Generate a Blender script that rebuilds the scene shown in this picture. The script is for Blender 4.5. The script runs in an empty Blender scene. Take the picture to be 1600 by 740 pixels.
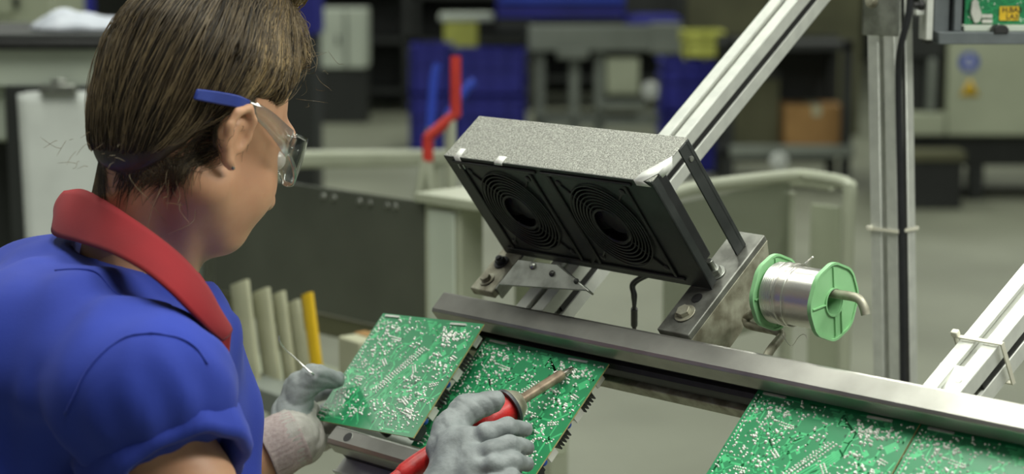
import bpy, math, random
import numpy as np
from math import radians, sin, cos, pi, tan, atan
from mathutils import Vector, Matrix
random.seed(7); rng = np.random.default_rng(7)
sc = bpy.context.scene
COL = sc.collection
# ------------------------------------------------------------------ camera model
F = 3000.0
PITCH = atan(470 / F)
CAM = np.array([0, 0, 1.55])
RT = np.array([1.0, 0, 0]); FW = np.array([0, cos(PITCH), -sin(PITCH)]); UP = np.array([0, sin(PITCH), cos(PITCH)])
def A(*a): return np.array(a, float)
def ray(x, y): return (x - 800) / F * RT + FW - (y - 370) / F * UP
def pt(x, y, d): return CAM + d * ray(x, y)
def hit(x, y, P0, n):
    r = ray(x, y); return CAM + r * (((P0 - CAM) @ n) / (r @ n))
def nrm(v): v = np.asarray(v, float); return v / np.linalg.norm(v)
# work-station frame: U along the rails, V away from the operator
U = -nrm(A(-2970 / F, 1 / cos(PITCH), 0)); V = A(-U[1], U[0], 0); Z = A(0, 0, 1)
TILT = radians(42)
N = -V * sin(TILT) + Z * cos(TILT)          # normal of the plane the boards lie in
T = V * cos(TILT) + Z * sin(TILT)           # up that plane
R0 = pt(690, 462, 2.1)                       # upper rail, far end, top edge
def S(u, t, h=0.0): return R0 + U * u + T * t + N * h
def onb(x, y, h): return hit(x, y, R0 + N * h, N)

cam = bpy.data.objects.new('camera', bpy.data.cameras.new('camera')); COL.objects.link(cam)
cam.location = CAM; cam.rotation_euler = (pi / 2 - PITCH, 0, 0)
cam.data.sensor_width = 36; cam.data.lens = F * 36 / 1600
cam.data.dof.use_dof = True; cam.data.dof.focus_distance = 1.86; cam.data.dof.aperture_fstop = 4.8
cam.data.clip_start = .05; cam.data.clip_end = 100
sc.camera = cam
sc.view_settings.view_transform = 'Standard'; sc.view_settings.look = 'None'
sc.view_settings.gamma = 1; sc.view_settings.use_curve_mapping = False; sc.view_settings.exposure = 0.0

# ------------------------------------------------------------------ materials
def lin(c):
    return tuple((x / 12.92 if x <= .04045 else ((x + .055) / 1.055) ** 2.4) for x in [k / 255 for k in c]) + (1,)
class NT:
    def __init__(s, name):
        s.m = bpy.data.materials.new(name); s.m.use_nodes = True
        s.t = s.m.node_tree; s.p = s.t.nodes['Principled BSDF']
    def n(s, typ, **kw):
        x = s.t.nodes.new(typ)
        for k, v in kw.items():
            if k.startswith('i_'):
                x.inputs[k[2:].replace('_', ' ')].default_value = v
            else: setattr(x, k, v)
        return x
    def l(s, a, b): s.t.links.new(a, b)
    def ramp(s, fac, stops, interp='LINEAR'):
        r = s.n('ShaderNodeValToRGB'); r.color_ramp.interpolation = interp
        e = r.color_ramp.elements
        while len(e) < len(stops): e.new(.5)
        for k, (p, c) in enumerate(stops): e[k].position = p; e[k].color = c
        s.l(fac, r.inputs['Fac']); return r.outputs['Color']
    def bump(s, h, strength=.3, dist=.001):
        b = s.n('ShaderNodeBump'); b.inputs['Strength'].default_value = strength; b.inputs['Distance'].default_value = dist
        s.l(h, b.inputs['Height']); s.l(b.outputs['Normal'], s.p.inputs['Normal'])
def mat(name, c, rough=.5, metal=0.0, c2=None, scale=20, detail=4, bump=0, bscale=None, bdist=.001, stretch=None, lo=.35, hi=.65, **pk):
    k = NT(name); k.p.inputs['Roughness'].default_value = rough; k.p.inputs['Metallic'].default_value = metal
    k.p.inputs['Base Color'].default_value = lin(c)
    for a, v in pk.items(): k.p.inputs[a.replace('_', ' ')].default_value = v
    tc = k.n('ShaderNodeTexCoord')
    src = tc.outputs['Object']
    if stretch:
        mp = k.n('ShaderNodeMapping'); mp.inputs['Scale'].default_value = stretch; k.l(src, mp.inputs['Vector']); src = mp.outputs['Vector']
    if c2:
        nz = k.n('ShaderNodeTexNoise', i_Scale=scale, i_Detail=detail); k.l(src, nz.inputs['Vector'])
        k.l(k.ramp(nz.outputs['Fac'], [(lo, lin(c)), (hi, lin(c2))]), k.p.inputs['Base Color'])
    if bump:
        nb = k.n('ShaderNodeTexNoise', i_Scale=bscale or scale, i_Detail=3); k.l(src, nb.inputs['Vector'])
        k.bump(nb.outputs['Fac'], bump, bdist)
    return k.m
M = {}
M['floor'] = mat('floor_paint', (146, 149, 131), .5, c2=(126, 129, 112), scale=1.2, detail=8)
M['wall'] = mat('hall_wall', (70, 72, 62), .8, c2=(50, 52, 46), scale=.5)
M['alu'] = mat('anodised_aluminium', (212, 214, 206), .42, .35, c2=(200, 202, 195), scale=60, bump=.05, bscale=300)
M['alu_dark'] = mat('slot_shadow_aluminium', (95, 97, 92), .5, .7)
M['steel_rail'] = mat('worn_rail_steel', (168, 166, 160), .33, .85, c2=(140, 139, 133), scale=14, detail=8, bump=.12, bscale=120, bdist=.0005)
M['steel'] = mat('zinc_steel', (170, 172, 165), .35, .9, c2=(135, 137, 130), scale=50)
M['steel_dirty'] = mat('stained_steel', (172, 170, 152), .5, .45, c2=(120, 115, 98), scale=60, detail=8)
M['steel_black'] = mat('dark_steel_plate', (78, 79, 76), .4, .7, c2=(58, 58, 56), scale=70)
M['bracket'] = mat('bracket_steel', (136, 137, 130), .42, .6, c2=(104, 104, 98), scale=60)
M['rubber'] = mat('black_rubber', (24, 24, 24), .5, c2=(36, 36, 36), scale=80)
M['black_paint'] = mat('black_sheet_paint', (34, 37, 37), .42, .0, c2=(46, 49, 48), scale=40, bump=.1, bscale=600, bdist=.0003)
M['black_plastic'] = mat('black_plastic', (25, 26, 27), .4, c2=(32, 33, 34), scale=60)
M['black_hub'] = mat('fan_hub_plastic', (42, 43, 44), .4, c2=(50, 50, 51), scale=60)
M['tape'] = mat('white_tape', (240, 240, 235), .5, c2=(228, 228, 222), scale=100)
M['green_plastic'] = mat('green_spool_plastic', (142, 194, 142), .45, c2=(130, 184, 130), scale=30, Subsurface_Weight=.1, Subsurface_Radius=(.004, .006, .004))
M['tie'] = mat('nylon_tie', (225, 222, 205), .5, c2=(205, 202, 185), scale=40)
M['cable'] = mat('black_cable', (28, 29, 33), .45, c2=(36, 37, 40), scale=50)
M['grey_plastic'] = mat('grey_plastic', (98, 104, 106), .5, c2=(88, 94, 96), scale=40)
M['red_plastic'] = mat('red_handle_plastic', (205, 40, 38), .4, c2=(180, 30, 32), scale=120, bump=.2, bscale=500)
M['iron_barrel'] = mat('heat_stained_barrel', (168, 150, 128), .45, .55, c2=(120, 104, 88), scale=90)
M['tip'] = mat('tinned_tip', (205, 200, 190), .3, 1.0, c2=(150, 140, 125), scale=200)
M['guard'] = mat('dark_guard_ring', (72, 76, 80), .4, .3, c2=(60, 62, 66), scale=80)
M['solder'] = mat('bright_solder', (244, 246, 238), .22, .55, c2=(225, 227, 219), scale=300)
M['comp_black'] = mat('component_black', (26, 26, 27), .4, c2=(40, 40, 42), scale=90)
M['comp_white'] = mat('connector_white', (215, 215, 205), .5, c2=(195, 195, 186), scale=90)
M['comp_grey'] = mat('component_grey', (140, 140, 135), .45, c2=(110, 110, 106), scale=90)
M['comp_blue'] = mat('component_blue', (40, 85, 175), .4, c2=(34, 70, 150), scale=90)
M['comp_brown'] = mat('component_brown', (110, 80, 50), .5, c2=(90, 64, 40), scale=90)
M['pcb_edge'] = mat('laminate_edge', (188, 178, 120), .6, c2=(160, 150, 100), scale=200)
M['trace'] = mat('masked_copper', (78, 194, 128), .3, c2=(64, 176, 114), scale=60, Specular_IOR_Level=.6)
M['yellow'] = mat('yellow_label', (235, 195, 40), .6, c2=(225, 184, 34), scale=60)
M['ink'] = mat('label_ink', (60, 45, 25), .6, c2=(48, 38, 22), scale=60)
M['skin'] = mat('skin', (212, 164, 130), .5, c2=(202, 151, 118), scale=26, detail=6, bump=.08, bscale=600, bdist=.0004, Subsurface_Weight=.25, Subsurface_Radius=(.012, .005, .003))
M['skin_arm'] = mat('skin_forearm', (205, 155, 118), .5, c2=(196, 142, 106), scale=30, bump=.08, bscale=500, bdist=.0004, Subsurface_Weight=.2, Subsurface_Radius=(.012, .005, .003))
M['hair_dark'] = mat('hair_dark_brown', (72, 59, 42), .5, c2=(46, 38, 28), scale=50, detail=6, bump=.4, bscale=200, stretch=(1, 1, .25))
M['hair_mid'] = mat('hair_mid_brown', (128, 110, 80), .45, c2=(92, 77, 55), scale=60, detail=5)
M['hair_light'] = mat('hair_light_brown', (186, 160, 114), .4, c2=(150, 126, 86), scale=60, detail=5)
M['navy'] = mat('hair_band_navy', (30, 30, 60), .7, c2=(24, 24, 50), scale=90)
M['blue_tip'] = mat('temple_tip_blue', (50, 68, 150), .35, c2=(44, 60, 136), scale=60)
M['eye'] = mat('eye_white', (225, 220, 212), .2, c2=(215, 208, 200), scale=60)
M['trousers'] = mat('navy_trousers', (40, 44, 66), .85, c2=(34, 38, 58), scale=30, bump=.3, bscale=300)
M['shoe'] = mat('black_work_shoe', (30, 30, 30), .5, c2=(40, 40, 40), scale=50)
M['paper'] = mat('paper_white', (222, 226, 222), .8, c2=(212, 216, 212), scale=12)
M['cloth_white'] = mat('white_cloth', (214, 218, 228), .9, c2=(200, 205, 216), scale=25, bump=.4, bscale=40, bdist=.004)
M['bg_cream'] = mat('cream_machine_paint', (176, 182, 158), .55, c2=(164, 170, 147), scale=3)
M['bg_white'] = mat('pale_machine_paint', (196, 204, 190), .55, c2=(180, 188, 174), scale=3)
M['bg_grey'] = mat('grey_machine_paint', (128, 134, 126), .55, c2=(112, 118, 110), scale=3)
M['bg_dark'] = mat('dark_machine_paint', (42, 45, 43), .6, c2=(32, 34, 33), scale=3)
M['bg_olive'] = mat('olive_panel', (98, 98, 72), .7, c2=(82, 82, 60), scale=3)
M['bg_blue'] = mat('blue_crate_plastic', (34, 36, 140), .5, c2=(28, 30, 122), scale=4)
M['bg_blue_bright'] = mat('bright_blue_plastic', (40, 70, 190), .5, c2=(34, 60, 170), scale=4)
M['bg_yellow'] = mat('yellow_bin_plastic', (196, 200, 96), .6, c2=(182, 186, 88), scale=5)
M['bg_yellow2'] = mat('yellow_steel_paint', (226, 186, 26), .5, c2=(212, 172, 22), scale=6)
M['bg_card'] = mat('cardboard', (166, 128, 78), .85, c2=(148, 112, 66), scale=6)
M['bg_red'] = mat('red_grip_rubber', (200, 52, 38), .5, c2=(180, 44, 32), scale=20)
M['tube_white'] = mat('white_tube_paint', (174, 178, 158), .4, c2=(164, 168, 148), scale=6)
M['slat'] = mat('pale_strip', (186, 186, 158), .7, c2=(160, 160, 134), scale=8)
M['acrylic'] = mat('smoked_acrylic', (92, 95, 84), .25, c2=(74, 77, 68), scale=3, Alpha=.9)
M['acrylic_clear'] = mat('frosted_acrylic', (128, 134, 112), .35, c2=(120, 127, 106), scale=3, Alpha=.6)

def fabric(name, c, c2, weave=900):
    k = NT(name); p = k.p; p.inputs['Roughness'].default_value = .85
    p.inputs['Sheen Weight'].default_value = .06; p.inputs['Sheen Roughness'].default_value = .5
    tc = k.n('ShaderNodeTexCoord')
    nz = k.n('ShaderNodeTexNoise', i_Scale=9, i_Detail=5); k.l(tc.outputs['Object'], nz.inputs['Vector'])
    k.l(k.ramp(nz.outputs['Fac'], [(.35, lin(c)), (.65, lin(c2))]), p.inputs['Base Color'])
    wv = k.n('ShaderNodeTexNoise', i_Scale=weave, i_Detail=1); k.l(tc.outputs['Object'], wv.inputs['Vector'])
    k.bump(wv.outputs['Fac'], .25, .0006)
    return k.m
M['shirt'] = fabric('royal_blue_cotton', (40, 62, 168), (34, 54, 152))
M['collar'] = fabric('red_rib_knit', (150, 16, 28), (132, 12, 24))
M['glove'] = mat('grey_latex_glove', (142, 148, 148), .55, c2=(118, 124, 124), scale=55, detail=8, bump=.6, bscale=160, bdist=.0012)
M['glove_knit'] = mat('pale_knit_glove', (178, 174, 168), .9, c2=(160, 156, 150), scale=90, bump=.5, bscale=700, bdist=.0008)
def knit():
    k = NT('ribbed_cuff_knit'); k.p.inputs['Roughness'].default_value = .95
    tc = k.n('ShaderNodeTexCoord'); w = k.n('ShaderNodeTexWave', i_Scale=2.0); w.bands_direction = 'X'
    w.inputs['Scale'].default_value = 40; w.inputs['Distortion'].default_value = .5
    k.l(tc.outputs['UV'], w.inputs['Vector'])
    k.l(k.ramp(w.outputs['Fac'], [(.2, lin((150, 128, 126))), (.8, lin((192, 176, 172)))]), k.p.inputs['Base Color'])
    k.bump(w.outputs['Fac'], .6, .001); return k.m
M['cuff'] = knit()
def speckle():
    k = NT('galvanised_speckle'); p = k.p; p.inputs['Metallic'].default_value = .35; p.inputs['Roughness'].default_value = .5
    tc = k.n('ShaderNodeTexCoord'); nz = k.n('ShaderNodeTexNoise', i_Scale=640, i_Detail=3, i_Roughness=.7)
    k.l(tc.outputs['Object'], nz.inputs['Vector'])
    k.l(k.ramp(nz.outputs['Fac'], [(.34, lin((104, 104, 98))), (.5, lin((150, 150, 142))), (.66, lin((196, 196, 187)))]), p.inputs['Base Color'])
    k.bump(nz.outputs['Fac'], .5, .0008); return k.m
M['speckle'] = speckle()
def pcb():
    k = NT('solder_mask_green'); p = k.p; p.inputs['Roughness'].default_value = .3; p.inputs['Specular IOR Level'].default_value = .6
    tc = k.n('ShaderNodeTexCoord')
    vo = k.n('ShaderNodeTexVoronoi', i_Scale=70); vo.distance = 'CHEBYCHEV'
    k.l(tc.outputs['Object'], vo.inputs['Vector'])
    nz = k.n('ShaderNodeTexNoise', i_Scale=34, i_Detail=3); k.l(tc.outputs['Object'], nz.inputs['Vector'])
    mx = k.n('ShaderNodeMath', operation='ADD'); k.l(nz.outputs['Fac'], mx.inputs[0])
    m2 = k.n('ShaderNodeMath', operation='MULTIPLY'); m2.inputs[1].default_value = 9.0; k.l(vo.outputs['Distance'], m2.inputs[0])
    m3 = k.n('ShaderNodeMath', operation='MULTIPLY'); m3.inputs[1].default_value = .25; k.l(m2.outputs[0], m3.inputs[0])
    k.l(m3.outputs[0], mx.inputs[1])
    k.l(k.ramp(mx.outputs[0], [(.50, lin((12, 58, 38))), (.53, lin((20, 84, 54))), (.70, lin((22, 90, 58))), (.73, lin((40, 134, 86)))]), p.inputs['Base Color'])
    return k.m
M['pcb'] = pcb()
def clear():
    k = NT('clear_polycarbonate'); t = k.t
    tr = k.n('ShaderNodeBsdfTransparent'); tr.inputs['Color'].default_value = (.93, .95, .94, 1)
    gl = k.n('ShaderNodeBsdfGlossy'); gl.inputs['Roughness'].default_value = .06
    fr = k.n('ShaderNodeLayerWeight'); fr.inputs['Blend'].default_value = .35
    mx = k.n('ShaderNodeMixShader'); k.l(fr.outputs['Facing'], mx.inputs[0]); k.l(tr.outputs[0], mx.inputs[1]); k.l(gl.outputs[0], mx.inputs[2])
    k.l(mx.outputs[0], t.nodes['Material Output'].inputs['Surface'])
    return k.m
M['clear'] = clear()
def spoolwire():
    k = NT('wound_solder_wire'); p = k.p; p.inputs['Metallic'].default_value = 1; p.inputs['Roughness'].default_value = .3
    p.inputs['Base Color'].default_value = lin((226, 224, 218))
    return k.m
M['wire'] = spoolwire()

# ------------------------------------------------------------------ mesh builder
WL = {}
def setp(o, label=None, cat=None, group=None, kind=None):
    if label: o['label'] = label
    if cat: o['category'] = cat
    if group: o['group'] = group
    if kind: o['kind'] = kind
    return o
def empty(name, loc, label=None, cat=None, group=None):
    o = bpy.data.objects.new(name, None); COL.objects.link(o); o.location = loc; o.empty_display_size = .05
    WL[o.name] = np.array(loc, float); return setp(o, label, cat, group)
class MB:
    def __init__(s): s.v = []; s.f = []; s.mi = []; s.uv = None
    def add(s, v, f, m=0):
        b = len(s.v); s.v += [tuple(map(float, q)) for q in v]
        for q in f: s.f.append(tuple(b + i for i in q)); s.mi.append(m)
        return s
    def box(s, c, ax, ay, az, lx, ly, lz, m=0):
        c = np.asarray(c); v = [c + ax * (lx / 2 * i) + ay * (ly / 2 * j) + az * (lz / 2 * k) for i in (-1, 1) for j in (-1, 1) for k in (-1, 1)]
        f = [(0, 1, 3, 2), (4, 6, 7, 5), (0, 4, 5, 1), (2, 3, 7, 6), (0, 2, 6, 4), (1, 5, 7, 3)]
        if np.dot(np.cross(ax, ay), az) < 0: f = [q[::-1] for q in f]
        return s.add(v, f, m)
    def wbox(s, x0, x1, y0, y1, z0, z1, m=0):
        return s.box(A((x0 + x1) / 2, (y0 + y1) / 2, (z0 + z1) / 2), A(1, 0, 0), A(0, 1, 0), Z, x1 - x0, y1 - y0, z1 - z0, m)
    def tube(s, path, r, seg=12, m=0, cap=True, closed=False):
        P = [np.asarray(p, float) for p in path]; n = len(P)
        rr = [r] * n if np.isscalar(r) else list(r)
        t0 = nrm(P[1] - P[0]); a = np.cross(t0, Z)
        if np.linalg.norm(a) < .05: a = np.cross(t0, A(1, 0, 0))
        a = nrm(a); v = []; 
        for i in range(n):
            if i == 0: t = P[1] - P[0]
            elif i == n - 1: t = P[-1] - P[-2]
            else: t = nrm(P[i + 1] - P[i]) + nrm(P[i] - P[i - 1])
            t = nrm(t); a = nrm(a - t * (a @ t)); b = np.cross(t, a)
            for k in range(seg):
                q = 2 * pi * k / seg; v.append(P[i] + (a * cos(q) + b * sin(q)) * rr[i])
        f = []
        for i in range(n - 1):
            for k in range(seg):
                k2 = (k + 1) % seg; f.append((i * seg + k, i * seg + k2, (i + 1) * seg + k2, (i + 1) * seg + k))
        if cap: f.append(tuple(range(seg))[::-1]); f.append(tuple(range((n - 1) * seg, n * seg)))
        return s.add(v, f, m)
    def cyl(s, p0, p1, r, seg=20, m=0, r1=None): return s.tube([p0, p1], [r, r if r1 is None else r1], seg, m)
    def extr(s, poly, o, ex, ey, ez, L, m=0, cap=True):
        o = np.asarray(o); n = len(poly)
        v = [o + ex * x + ey * y for x, y in poly] + [o + ex * x + ey * y + ez * L for x, y in poly]
        f = [(i, (i + 1) % n, n + (i + 1) % n, n + i) for i in range(n)]
        if cap: f += [tuple(range(n))[::-1], tuple(range(n, 2 * n))]
        if np.dot(np.cross(ex, ey), ez) < 0: f = [q[::-1] for q in f]
        return s.add(v, f, m)
    def lathe(s, prof, o, ax, seg=40, m=0, closed=False):
        ax = nrm(ax); a = np.cross(ax, Z)
        if np.linalg.norm(a) < .05: a = np.cross(ax, A(1, 0, 0))
        a = nrm(a); b = np.cross(ax, a); v = []; n = len(prof)
        for x, r in prof:
            for k in range(seg):
                q = 2 * pi * k / seg; v.append(o + ax * x + (a * cos(q) + b * sin(q)) * r)
        f = []
        for i in range(n if closed else n - 1):
            j = (i + 1) % n
            for k in range(seg):
                k2 = (k + 1) % seg; f.append((i * seg + k, i * seg + k2, j * seg + k2, j * seg + k))
        return s.add(v, f, m)
    def build(s, name, mats, parent=None, angle=35, bevel=0, bseg=2, origin=None, solid=0, subd=0, recalc=False):
        if not isinstance(mats, (list, tuple)): mats = [mats]
        vv = np.array(s.v)
        if parent is not None: org = WL[parent.name]
        elif origin is not None: org = np.asarray(origin, float)
        else: lo, hi = vv.min(0), vv.max(0); org = A((lo[0] + hi[0]) / 2, (lo[1] + hi[1]) / 2, lo[2])
        me = bpy.data.meshes.new(name); me.from_pydata((vv - org).tolist(), [], s.f); me.update()
        for x in mats: me.materials.append(x)
        if len(mats) > 1: me.polygons.foreach_set('material_index', s.mi)
        if recalc:
            import bmesh
            bm = bmesh.new(); bm.from_mesh(me); bmesh.ops.recalc_face_normals(bm, faces=bm.faces); bm.to_mesh(me); bm.free()
        me.shade_smooth()
        if angle < 180: me.set_sharp_from_angle(angle=radians(angle))
        o = bpy.data.objects.new(name, me); COL.objects.link(o)
        if parent is not None: o.parent = parent; WL[o.name] = org
        else: o.location = org; WL[o.name] = org
        if solid: md = o.modifiers.new('solid', 'SOLIDIFY'); md.thickness = solid; md.offset = 0
        if bevel: md = o.modifiers.new('bevel', 'BEVEL'); md.width = bevel; md.segments = bseg; md.limit_method = 'ANGLE'; md.angle_limit = radians(40)
        if subd: md = o.modifiers.new('sub', 'SUBSURF'); md.levels = subd; md.render_levels = subd
        return o
def catmull(P, n=8, closed=False):
    P = [np.asarray(p, float) for p in P]; out = []
    m = len(P)
    for i in range(m if closed else m - 1):
        p0 = P[i - 1] if (i > 0 or closed) else 2 * P[0] - P[1]
        p1 = P[i]; p2 = P[(i + 1) % m]
        p3 = P[(i + 2) % m] if (closed or i + 2 < m) else 2 * P[-1] - P[-2]
        for k in range(n):
            t = k / n
            out.append(.5 * (2 * p1 + (p2 - p0) * t + (2 * p0 - 5 * p1 + 4 * p2 - p3) * t * t + (3 * p1 - p0 - 3 * p2 + p3) * t ** 3))
    if not closed: out.append(P[-1])
    return out
# ------------------------------------------------------------------ implicit surfaces
def smin(a, b, k):
    if k <= 0: return np.minimum(a, b)
    h = np.clip(.5 + .5 * (b - a) / k, 0, 1); return b + (a - b) * h - k * h * (1 - h)
def smax(a, b, k): return -smin(-a, -b, k)
def ell(P, c, r, R=None):
    q = P - np.asarray(c, np.float32)
    if R is not None: q = q @ np.asarray(R, np.float32).T
    r = np.asarray(r, np.float32)
    k0 = np.linalg.norm(q / r, axis=-1); k1 = np.linalg.norm(q / (r * r), axis=-1)
    return k0 * (k0 - 1) / np.maximum(k1, 1e-6)
def cap(P, a, b, ra, rb=None):
    a = np.asarray(a, np.float32); b = np.asarray(b, np.float32); rb = ra if rb is None else rb
    ba = b - a; pa = P - a; h = np.clip((pa @ ba) / (ba @ ba), 0, 1)
    return np.linalg.norm(pa - h[..., None] * ba, axis=-1) - (ra + (rb - ra) * h)
def chain(P, pts, rs, k=.004):
    d = None
    for i in range(len(pts) - 1):
        c = cap(P, pts[i], pts[i + 1], rs[i], rs[i + 1]); d = c if d is None else smin(d, c, k)
    return d
def vnoise(P, s, seed=0):
    g = np.random.default_rng(seed); out = np.zeros(P.shape[:-1], np.float32)
    for i in range(7):
        w = g.normal(size=3); w = w / np.linalg.norm(w) * s * g.uniform(.6, 1.6)
        out += np.sin(P @ w.astype(np.float32) + g.uniform(0, 6.28) + 1.3 * np.sin(P @ (g.normal(size=3) * s * .5).astype(np.float32)))
    return out / 7
def nets(f, lo, hi, h):
    lo = np.asarray(lo, float); hi = np.asarray(hi, float)
    n = np.ceil((hi - lo) / h).astype(int) + 1
    xs = [lo[i] + h * np.arange(n[i]) for i in range(3)]
    vals = np.empty(n, np.float32); st = max(1, int(400000 / (n[1] * n[2])))
    for i in range(0, n[0], st):
        g = np.stack(np.meshgrid(xs[0][i:i + st], xs[1], xs[2], indexing='ij'), -1).astype(np.float32)
        vals[i:i + st] = f(g)
    vals[0] = np.maximum(vals[0], 1e-4); vals[-1] = np.maximum(vals[-1], 1e-4)
    vals[:, 0] = np.maximum(vals[:, 0], 1e-4); vals[:, -1] = np.maximum(vals[:, -1], 1e-4)
    vals[:, :, 0] = np.maximum(vals[:, :, 0], 1e-4); vals[:, :, -1] = np.maximum(vals[:, :, -1], 1e-4)
    s = vals < 0
    c = np.zeros(n - 1, np.int8)
    for a in (0, 1):
        for b in (0, 1):
            for d in (0, 1): c += s[a:n[0] - 1 + a, b:n[1] - 1 + b, d:n[2] - 1 + d]
    act = (c > 0) & (c < 8); ii = np.argwhere(act); idx = -np.ones(n - 1, np.int64); idx[act] = np.arange(len(ii))
    acc = np.zeros((len(ii), 3)); cnt = np.zeros(len(ii))
    corners = [(a, b, d) for a in (0, 1) for b in (0, 1) for d in (0, 1)]
    for c0 in corners:
        for ax in range(3):
            if c0[ax]: continue
            c1 = list(c0); c1[ax] = 1
            v0 = vals[ii[:, 0] + c0[0], ii[:, 1] + c0[1], ii[:, 2] + c0[2]]; v1 = vals[ii[:, 0] + c1[0], ii[:, 1] + c1[1], ii[:, 2] + c1[2]]
            mk = (v0 < 0) != (v1 < 0); t = np.where(mk, v0 / np.where(mk, v0 - v1, 1), 0)
            p = np.tile(np.array(c0, float), (len(ii), 1)); p[:, ax] += t
            acc += p * mk[:, None]; cnt += mk
    verts = lo + h * (ii + acc / cnt[:, None]); faces = []
    for ax in range(3):
        b, d = (ax + 1) % 3, (ax + 2) % 3
        sl0 = [slice(None)] * 3; sl1 = [slice(None)] * 3; sl0[ax] = slice(0, -1); sl1[ax] = slice(1, None)
        e = np.argwhere(s[tuple(sl0)] != s[tuple(sl1)])
        e = e[(e[:, b] > 0) & (e[:, d] > 0) & (e[:, b] < n[b] - 1) & (e[:, d] < n[d] - 1)]
        neg = s[e[:, 0], e[:, 1], e[:, 2]]
        def at(db, dd):
            q = e.copy(); q[:, b] += db; q[:, d] += dd; return idx[q[:, 0], q[:, 1], q[:, 2]]
        quad = np.stack([at(-1, -1), at(0, -1), at(0, 0), at(-1, 0)], 1)
        quad[~neg] = quad[~neg][:, ::-1]; faces.append(quad)
    return verts, np.concatenate(faces)
def sdf_mesh(parts, name, mats, parent=None, origin=None, smooth=1, matfn=None):
    mb = MB()
    for (f, lo, hi, h) in parts:
        v, q = nets(f, lo, hi, h); mb.add(v.tolist(), q.tolist())
    if matfn:
        vv = np.array(mb.v); cen = np.array([vv[list(q)].mean(0) for q in mb.f]); mb.mi = matfn(cen).tolist()
    o = mb.build(name, mats, parent, 180, origin=origin)
    if smooth:
        md = o.modifiers.new('smooth', 'SMOOTH'); md.iterations = smooth; md.factor = .5
    return o

# ================================================================== WORK STATION
def sect(poly, u0, u1, name, m, parent, bevel=.0012):
    """a bar with cross-section poly (t,h) running along U"""
    return MB().extr(poly, S(u0, 0, 0), T, N, U, u1 - u0).build(name, m, parent, angle=20, bevel=bevel, recalc=True)
def slot_hole(parent, u, t, name='bolt_hole'):
    mb = MB(); c = S(u, t, .0006)
    mb.lathe([(.0, .0001), (.0, .0056)], c, N, 24)
    o = mb.build(name, M['rubber'], parent, recalc=True)
    md = MB().lathe([(0, .0052), (.0006, .0056), (.0004, .0064), (-.0008, .0066)], S(u, t, 0), N, 24).build('hole_rim', M['steel'], o)
    return o
UR = 1.05
rail = empty('conveyor_rail', S(0, -.01, -.07), 'long worn steel conveyor rail under the fan box, on which the soldering boards lean', 'rail')
sect([(.006, 0), (.003, .0012), (-.018, .0012), (-.0215, -.001), (-.0215, -.02), (.006, -.02)], 0, UR, 'top_bar', M['steel_rail'], rail, .001)
sect([(-.003, -.02), (-.0165, -.02), (-.0165, -.0235), (-.003, -.0235)], .004, UR, 'slot_liner', M['rubber'], rail, .0)
sect([(0, -.0235), (-.0175, -.0235), (-.0175, -.0265), (-.0165, -.0275), (-.0165, -.030), (0, -.030)], .004, UR, 'guide_strip', M['steel_black'], rail, .0004)
sect([(0, -.030), (-.0205, -.0305), (-.0245, -.034), (-.0255, -.040), (-.0245, -.047), (-.02, -.051), (0, -.051)], .006, UR, 'round_channel', M['rubber'], rail, .0008)
def flange_poly(): return [(0.0, -.0515), (-.029, -.0515), (-.029, -.066), (0.0, -.066)]
sect(flange_poly(), .008, UR, 'support_flange', M['steel_dirty'], rail, .001)
slot_hole(rail, .034, -.008)
lrail = empty('conveyor_rail', S(0, -.19, -.07), 'lower worn steel rail in front of the operator, along the bottom edges of two boards', 'rail')
def lsect(poly, u0, u1, name, m, bevel=.001): return sect([(t - .1835, h) for t, h in poly], u0, u1, name, m, lrail, bevel)
lsect([(0, -.002), (-.002, 0), (-.018, .0005), (-.0225, -.003), (-.0225, -.02), (0, -.02)], -.016, UR, 'top_bar', M['steel_rail'], .0014)
lsect([(-.002, -.02), (-.019, -.02), (-.019, -.034), (-.002, -.034)], -.012, UR, 'round_channel', M['rubber'])
lsect([(0, -.034), (-.036, -.034), (-.036, -.031), (-.0385, -.031), (-.0385, -.054), (0, -.054)], -.016, UR, 'support_flange', M['alu'])
slot_hole(lrail, .012, -.1945)

# ---- aluminium frame: posts and braces
def tslot(h=.02):
    q = [(-h, -h), (-.0042, -h), (-.0042, -h + .0045), (-.0085, -h + .0045), (-.0085, -h + .009), (.0085, -h + .009), (.0085, -h + .0045), (.0042, -h + .0045), (.0042, -h)]
    out = []
    for k in range(4):
        c, s = [(1, 0), (0, 1), (-1, 0), (0, -1)][k]
        out += [(x * c - y * s, x * s + y * c) for x, y in q]
    return out
def profile(p0, p1, ex, name, parent):
    p0, p1 = np.asarray(p0), np.asarray(p1); ez = nrm(p1 - p0); ex = nrm(ex - ez * (ex @ ez)); ey = np.cross(ez, ex)
    return MB().extr(tslot(), p0, ex, ey, ez, np.linalg.norm(p1 - p0)).build(name, M['alu'], parent, bevel=.0006, bseg=1)
def slot_shade(p0, p1, par):  # black strip standing in for the shade inside the slot
    ez = nrm(p1 - p0); ey = np.cross(ez, U); c = (p0 + p1) / 2
    MB().box(c + U * .0172, U, ey, ez, .003, .0082, np.linalg.norm(p1 - p0)).build('slot_shade_strip', M['rubber'], par)
PY = 2.40
pn = A(0, 1, 0)
ptop = hit(1388, -120, A(0, PY, 0), pn); pmid = hit(1399, 580, A(0, PY, 0), pn)
dirp = nrm(pmid - ptop); pbot = pmid + dirp * (pmid[2] / -dirp[2])
frame = empty('aluminium_frame', pbot, 'slotted aluminium profile frame with upright post and slanting braces behind the long rail', 'frame')
slot_shade(pbot, ptop, profile(pbot, ptop, U, 'post', frame))
foot = MB().box(pbot + Z * .006, U, V, Z, .12, .12, .012).build('foot_plate', M['steel'], frame, bevel=.002)
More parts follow.
